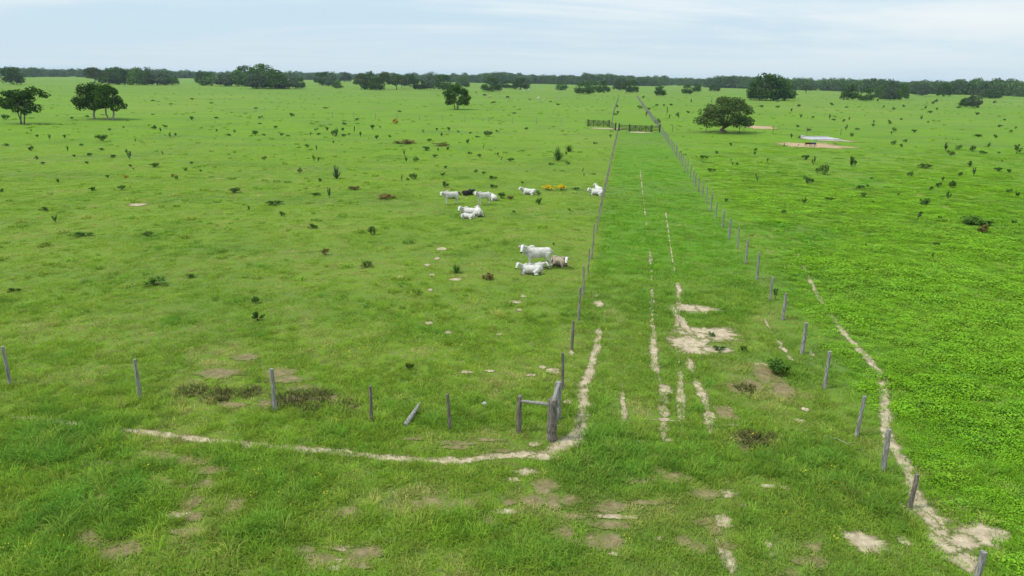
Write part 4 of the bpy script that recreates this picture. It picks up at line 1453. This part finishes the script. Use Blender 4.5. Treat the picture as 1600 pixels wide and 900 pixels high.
# pale stone
p = at(757, 632)
mb = MB()
mb.ball((0, 0, .03), (.10, .07, .07), 0, 9, 6)
for v in mb.v:
    v.x *= random.uniform(.85, 1.15)
    v.z *= random.uniform(.8, 1.2)
tag(obj('stone', mb.mesh('stone', [M['rock']]), None, (*p, 0)), 'small pale stone in the grass behind the front fence', 'stone')


# ------------------------------------------------------------------ gates
def gate(label, a, b, h=1.35, nr=5):
    """plank gate leaf between two posts"""
    L = math.dist(a, b)
    e = empty('wooden_gate', (a[0], a[1], 0), math.atan2(b[1] - a[1], b[0] - a[0]))
    tag(e, label, 'gate')
    for x in (0, L):
        mb = MB()
        mb.tube([(x, 0, -.3), (x, 0, h * .5), (x, 0, h + .28)], [.15, .14, .135], 9, jit=.05)
        obj('gate_post', mb.mesh('gate_post', [M['wood_dark']]), e)
    half = (L - .5) / 2
    for s in range(2):
        x0 = .2 + s * (half + .1)
        mb = MB()
        for xx in (x0 + .06, x0 + half / 2, x0 + half - .06):
            mb.box((xx, -.045, h * .5 + .1), (.12, .05, h + .08))
        leaf = obj('gate_leaf', mb.mesh('gate_leaf', [M['wood_dark']]), e)
        for k in range(nr):
            mb = MB()
            mb.box((x0 + half / 2, 0, .22 + (h - .22) * k / (nr - 1)), (half, .035, .13))
            obj('board', mb.mesh('board', [M['wood_dark']]), leaf)
        for sg in (-1, 1):
            mb = MB()
            ang = math.atan2(h - .25, half * .5) * sg
            mb.box((x0 + half * (.26 if sg > 0 else .74), .045, h * .5 + .1), (math.hypot(h - .25, half * .5), .04, .10), 0, 0, Matrix.Rotation(-ang, 3, 'Y'))
            obj('brace', mb.mesh('brace', [M['wood_dark']]), leaf)
    return e


gate('dark plank gate at the left of the lane, farther back', at(918.5, 197.5), at(951.5, 198.5))
g0, g1 = at(983, 205.5), at(1018, 206.5)
gate('dark plank gate across the lane between rail fence panels', g0, g1, 1.25)


def rails(label, a, b, ends=(True, True)):
    L = math.dist(a, b)
    e = empty('rail_fence', (a[0], a[1], 0), math.atan2(b[1] - a[1], b[0] - a[0]))
    tag(e, label, 'fence')
    for k in range(4):
        mb = MB()
        mb.box((L / 2, -.07, .35 + .30 * k), (L, .04, .12))
        obj('rail', mb.mesh('rail', [M['wood_dark']]), e)
    for x, on in ((0, ends[0]), (L, ends[1])):
        if on:
            mb = MB()
            mb.tube([(x, .08, -.3), (x, .08, .8), (x, .08, 1.65)], [.15, .145, .14], 9, jit=.05)
            obj('post', mb.mesh('post', [M['wood_dark']]), e)
    return e


rails('dark rail panel left of the lane gate', at(967, 204.8), at(982.2, 205.4), (True, False))
rails('dark rail panel right of the lane gate ending at thick post', at(1018.8, 206.4), at(1030.5, 206.8), (False, True))
rails('short low dark rail panel between the two gates', at(952.6, 199.5), at(961, 203.8), (False, True))

# ------------------------------------------------------------------ water tank and feeder
p = at(1292, 219.5)
e = empty('water_tank', (p[0], p[1], 0), 0.08)
tag(e, 'low pale concrete water tank in the right field', 'tank')
TW, TD, TH = 5.6, 5.0, 0.30
for c, s in (((0, 0, TH / 2), (TW, .22, TH)), ((0, TD, TH / 2 + .06), (TW, .22, TH + .12)), ((-TW / 2 + .11, TD / 2, TH / 2 - .004), (.22, TD - .23, TH)), ((TW / 2 - .11, TD / 2, TH / 2 - .004), (.22, TD - .23, TH))):
    mb = MB()
    mb.box(c, s)
    obj('wall', mb.mesh('wall', [M['concrete']]), e)
mb = MB()
mb.box((0, TD / 2, .13), (TW - .46, TD - .24, .26))
obj('water', mb.mesh('water', [M['water']]), e)
mb = MB()
mb.box((-TW / 2 + .3, TD, .50), (.5, .32, .20))
obj('inlet_block', mb.mesh('inlet_block', [M['concrete']]), e)

p = at(1266, 228.5)
e = empty('feed_trough', (p[0], p[1], 0), 0.0)
tag(e, 'low feed trough of dark red and blue half barrels on bare earth', 'trough')


def half_barrel(cx, m_):
    v, f = [], []
    n = 10
    for xx in (cx - .42, cx + .42):
        for rr in (.30, .275):
            for i in range(n + 1):
                w = math.pi + math.pi * i / n
                v.append((xx, rr * math.cos(w), .62 + rr * math.sin(w)))
    q = n + 1
    for i in range(n):
        f.append((i, i + 1, 2 * q + i + 1, 2 * q + i))
        f.append((q + i + 1, q + i, 3 * q + i, 3 * q + i + 1))
        f.append((i + 1, i, q + i, q + i + 1))
        f.append((2 * q + i, 2 * q + i + 1, 3 * q + i + 1, 3 * q + i))
    f.append((0, 2 * q, 3 * q, q))
    f.append((n, q + n, 3 * q + n, 2 * q + n))
    f.append(tuple(range(q)))
    f.append(tuple(2 * q + i for i in reversed(range(q))))
    return mesh('barrel', v, f, [m_])


obj('barrel_half', half_barrel(-.46, M['red_plastic']), e)
obj('barrel_half', half_barrel(.46, M['blue_plastic']), e)
for xx in (-.85, 0.0, .85):
    for yy in (-.28, .28):
        mb = MB()
        mb.tube([(xx, yy, -.1), (xx, yy * .9, .66)], [.04, .035], 6)
        obj('leg', mb.mesh('leg', [M['wood_dark']]), e)


# ------------------------------------------------------------------ cattle
def rotz(v, a, c):
    d = Vector(v) - Vector(c)
    return Vector(c) + Matrix.Rotation(a, 3, 'Z') @ d


def cow_meshes(lying=False, neck_yaw=0.0, head_yaw=0.0, head_drop=0.0, seed=0, thin=1.0, coat='coat_white', hump=1.0, leg_shift=0.0, curl=False):
    """body (one continuous skin) and its pieces, facing +X, feet on z = 0"""
    mb = MB()
    dz = -0.575 if lying else 0.0
    W = thin
    st = [(-.80, 1.02, .05, .09), (-.74, 1.01, .16, .20), (-.58, .99, .22, .26), (-.32, .95, .245, .285), (0, .925, .27, .315), (.25, .94, .25, .325), (.45, .96, .21, .30), (.58, .98, .145, .235), (.66, .99, .06, .12)]
    mb.tube([(x, 0, z + dz) for x, z, a, b in st], [(a * W * (1.12 if lying else 1), b) for x, z, a, b in st], 18)
    mb.ball((.33, 0, 1.25 + dz), (.20, .085, .135 * hump))
    mb.ball((-.62, 0, 1.16 + dz), (.16, .12, .07))            # hip ridge
    nb = Vector((.50, 0, 1.08 + dz))
    npts = [Vector((.44, 0, 1.04 + dz)), Vector((.66, 0, 1.15 + dz - head_drop * .2)), Vector((.84, 0, 1.30 + dz - head_drop * .7)), Vector((.90, 0, 1.37 + dz - head_drop))]
    npts = [npts[0]] + [rotz(p, neck_yaw * (.5 if i == 0 else 1), nb) for i, p in enumerate(npts[1:])]
    mb.tube(npts, [(.14, .23), (.115, .19), (.095, .15), (.08, .11)], 14)
    # dewlap
    dl = [Vector((.52, 0, .78 + dz)), Vector((.68, 0, .90 + dz)), Vector((.82, 0, 1.10 + dz - head_drop * .6))]
    if lying:
        dl[0].z += .06
    dl = [dl[0]] + [rotz(p, neck_yaw * (.5 if i == 0 else 1), nb) for i, p in enumerate(dl[1:])]
    mb.tube(dl, [(.035, .09), (.032, .11), (.028, .07)], 10)
    poll = npts[-1]
    hy = neck_yaw + head_yaw
    R = Matrix.Rotation(hy, 3, 'Z')

    def H(x, y, z):
        return poll + R @ Vector((x, y, z))
    mb.tube([H(-.05, 0, .03), H(.06, 0, .03), H(.17, 0, -.06), H(.29, 0, -.19), H(.36, 0, -.265)], [(.07, .08), (.105, .115), (.098, .115), (.070, .082), (.062, .064)], 12)
    hoof = []
    if not lying:
        for sx, ph in ((1, leg_shift), (-1, -leg_shift)):
            y = .125 * sx * W
            mb.tube([(.42, y, .95), (.43, y * 1.1, .72), (.42 + ph * .3, y, .46), (.42 + ph * .7, y, .40), (.41 + ph, y, .14), (.43 + ph, y, .03)], [(.10, .13), (.085, .105), (.056, .062), (.052, .056), (.036, .038), (.045, .048)], 10)
            hoof.append((.445 + ph, y))
            y = .135 * sx * W
            mb.tube([(-.58, y, .98), (-.55, y * 1.08, .76), (-.56 - ph * .3, y * 1.1, .60), (-.69 - ph * .8, y, .42), (-.67 - ph, y, .30), (-.64 - ph, y, .12), (-.62 - ph, y, .03)], [(.13, .19), (.115, .17), (.075, .105), (.046, .062), (.04, .046), (.036, .038), (.045, .048)], 10)
            hoof.append((-.60 - ph, y))
    else:
        for sx in (1, -1):
            mb.tube([(.42, .17 * sx, .36), (.52, .21 * sx, .20), (.66, .20 * sx, .085), (.62, .22 * sx, .055), (.40, .23 * sx, .05), (.34, .23 * sx, .05)], [(.09, .12), (.075, .09), (.058, .06), (.05, .05), (.04, .04), (.042, .042)], 10)
            mb.tube([(-.60, .15 * sx, .38), (-.48, .25 * sx, .28), (-.22, .33 * sx, .15), (-.30, .37 * sx, .09), (-.58, .36 * sx, .06), (-.40, .41 * sx, .048), (-.20, .44 * sx, .045)], [(.14, .20), (.13, .19), (.085, .11), (.06, .07), (.048, .052), (.036, .038), (.042, .042)], 10)
            hoof.append((-.18, .445 * sx))
        mb.ball((-.1, 0, .24), (.62, .30 * W, .22))
    me = mb.mesh('body_cage', [])
    tmp = bpy.data.objects.new('cow_tmp', me)
    COL.objects.link(tmp)
    rm = tmp.modifiers.new('r', 'REMESH')
    rm.mode = 'VOXEL'
    rm.voxel_size = 0.024
    sm = tmp.modifiers.new('s', 'SMOOTH')
    sm.factor = 0.5
    sm.iterations = 5
    dg = bpy.context.evaluated_depsgraph_get()
    body = bpy.data.meshes.new_from_object(tmp.evaluated_get(dg))
    bpy.data.objects.remove(tmp)
    body.name = 'body'
    body.materials.clear()
    body.materials.append(M[coat])
    n = len(body.vertices)
    co = np.zeros(n * 3, dtype=np.float32)
    body.vertices.foreach_get('co', co)
    co = co.reshape(-1, 3)
    d = (co - np.array(poll - R @ Vector((.06, 0, 0)))) @ np.array(R @ Vector((1, 0, -.3)))
    near = np.linalg.norm(co - np.array(H(.15, 0, -.08)), axis=1)
    fa = np.clip((0.36 - near) / 0.10, 0, 1) * np.clip(d / .05, 0, 1)
    at_ = body.attributes.new('face', 'FLOAT', 'POINT')
    at_.data.foreach_set('value', fa.astype(np.float32))
    body.polygons.foreach_set('use_smooth', np.ones(len(body.polygons), dtype=bool))
    parts = [('body', body)]
    for sx in (1, -1):
        b = MB()
        b.tube([H(.01, .075 * sx, .05), H(.01, .11 * sx, .11), H(.02, .125 * sx, .175)], [.024, .017, .006], 7)
        parts.append(('horn', b.mesh('horn', [M['horn']], True)))
        b = MB()
        b.tube([H(.0, .08 * sx, .0), H(-.02, .16 * sx, -.01), H(-.03, .24 * sx, -.045), H(-.03, .29 * sx, -.08)], [(.022, .018), (.035, .055), (.028, .055), (.006, .012)], 8)
        parts.append(('ear', b.mesh('ear', [M[coat]], True)))
        b = MB()
        b.ball(H(.145, .095 * sx, -.005), (.032, .024, .03), 0, 8, 6)
        parts.append(('eye', b.mesh('eye', [M['dark_skin']], True)))
    b = MB()
    b.ball(H(.365, 0, -.258), (.058, .066, .054), 0, 10, 7)
    parts.append(('muzzle', b.mesh('muzzle', [M['dark_skin']], True)))
    b = MB()
    if lying:
        tl = [(-.79, 0, 1.08 + dz), (-.90, .04, .85 + dz), (-.88, .16, .12), (-.70, .34, .05)]
    else:
        tl = [(-.79, 0, 1.10), (-.87, 0, 1.0), (-.88, .02, .72), (-.87, .02, .50)]
    b.tube(tl, [.034, .026, .02, .016], 7)
    parts.append(('tail', b.mesh('tail', [M[coat]], True)))
    b = MB()
    t0, t1 = Vector(tl[-2]), Vector(tl[-1])
    dd = (t1 - t0).normalized() * .16
    b.tube([t1 - dd * .3, t1 + dd * .4, t1 + dd], [.018, .035, .008], 7)
    parts.append(('tail_tuft', b.mesh('tail_tuft', [M['dark_skin']], True)))
    for hx, hy_ in hoof:
        b = MB()
        if lying:
            b.tube([(hx - .03, hy_, .045), (hx + .06, hy_, .038)], [.045, .034], 8)
        else:
            b.tube([(hx + .01, hy_, -.005), (hx + .0, hy_, .055)], [(.055, .05), (.046, .042)], 8)
        parts.append(('hoof', b.mesh('hoof', [M['dark_skin']])))
    return parts


def put_cow(parts, px, py, rz, label, sc=1.0, group=None, name='cow', dxy=(0, 0)):
    p = at(px, py)
    e = empty(name, (p[0] + dxy[0], p[1] + dxy[1], 0), rz, sc)
    tag(e, label, 'cow', group)
    tail = None
    for nm, me in parts:
        o = obj(nm, me, tail if nm == 'tail_tuft' else e)
        if nm == 'tail':
            tail = o
    return e


PI = math.pi
# near group
put_cow(cow_meshes(False, .45, .75, .02, 1, leg_shift=.05), 839, 419.5, PI + .12, 'white humped cow standing over the lying cattle, head turned to camera', 1.05)
put_cow(cow_meshes(True, .35, .55, .0, 2), 829, 428, PI + .05, 'white cow lying in front of the near standing cow', .80)
put_cow(cow_meshes(True, -.3, -.4, .12, 3), 838, 421.0, 0.10, 'white cow lying half hidden behind the front lying one', .62)
put_cow(cow_meshes(True, -.25, -.6, .02, 4, coat='coat_grey', thin=1.1), 874, 416, -0.95, 'grey brown cow with white face lying right of the standing cow', .88)
# middle group
put_cow(cow_meshes(False, .25, .5, .16, 5, thin=.92, leg_shift=.03), 704, 319.5, PI + .45, 'white cow standing leftmost in the middle cattle group', .92)
put_cow(cow_meshes(True, 0, .2, .0, 6, coat='coat_black'), 706, 310, -.4, 'dark cow lying half hidden behind the leftmost standing cow', .74)
put_cow(cow_meshes(True, .2, .3, .18, 7, coat='coat_black'), 731, 305, .5, 'black cow lying between the two standing white cows', .74)
put_cow(cow_meshes(False, .3, .5, .05, 8, thin=.85, leg_shift=-.04, hump=.8), 755, 320, PI + .55, 'slim white young cow standing with dark tail end, middle group', .90)
put_cow(cow_meshes(True, .9, .8, .0, 9), 771, 312.5, 2.0, 'white cow lying just behind the slim standing young cow', .78)
put_cow(cow_meshes(True, .5, .5, .05, 10), 735, 337, PI + .15, 'white cow lying with head to the left, lowest middle pair', .98)
put_cow(cow_meshes(True, -.2, -.3, .2, 11, thin=1.05), 747, 337, 1.75, 'white cow lying with rump to camera, right of the middle pair', 1.0)
put_cow(cow_meshes(True, .9, .9, .30, 12, hump=.5), 731, 341.5, PI - .1, 'white calf lying curled in front of the middle pair', .62)
put_cow(cow_meshes(True, .3, .5, .02, 13, hump=.6), 826, 304, PI - .05, 'white young cow lying alone left of the yellow bush', .86)
put_cow(cow_meshes(True, .2, .9, .05, 14), 932, 305, PI - .1, 'white cow lying against the left lane fence, front of the pair', .85)
put_cow(cow_meshes(True, -.2, .6, .0, 15), 935, 300, PI / 2 + .4, 'white cow lying against the left lane fence, rear of the pair', .85)
# far grazers
FARW = cow_meshes(False, .1, .1, .75, 20)
FARB = cow_meshes(False, .1, .1, .75, 21, coat='coat_black')
FART = cow_meshes(False, .1, .1, .05, 22, coat='coat_tan')
put_cow(FARB, 757, 151, .1, 'black cow grazing far off below the dense rounded tree', 1.1)
put_cow(FART, 765, 154, PI - .4, 'tan cow standing far off beside the black grazing cow', 1.1)
put_cow(FARB, 744, 146, PI / 2, 'dark cow seen end-on far behind the lone tree', 1.0)
put_cow(FARB, 793, 154, .4, 'dark cow far off right of the tan cow', 1.0)
for i, (x, y) in enumerate([(841, 156), (850, 157.5), (873, 157), (826, 142), (850, 142.5), (818, 143)]):
    put_cow(FARW, x, y, [PI / 2 + .5, PI / 2, 1.2, .3, PI / 2, 2.8][i],
            ['white grazing cow, left of three specks left of the far lane', 'white grazing cow, middle of three specks left of the far lane', 'white grazing cow, right of three specks left of the far lane',
             'far white cow right of the pale leaning trunk', 'far white cow left of the small round tree', 'far white cow under the pale leaning trunk'][i], 1.05)

# ------------------------------------------------------------------ haze
def build_haze():
    m_ = bpy.data.materials.new('haze')
    m_.use_nodes = True
    t = NT(m_.node_tree)
    t.n.clear()
    out = t.new('ShaderNodeOutputMaterial')
    v = t.new('ShaderNodeVolumePrincipled')
    v.inputs['Color'].default_value = (0.72, 0.88, 1.0, 1)
    v.inputs['Density'].default_value = 0.00009
    v.inputs['Anisotropy'].default_value = 0.2
    t.l.new(v.outputs[0], out.inputs['Volume'])
    mb = MB()
    s = EXT + 300
    mb.box((0, 0, 13.0), (2 * s, 2 * s, 28.0))
    o = obj('haze', mb.mesh('haze', [m_]))
    o['kind'] = 'stuff'
    tag(o, 'thin pale haze over the far plain', 'haze')


build_haze()
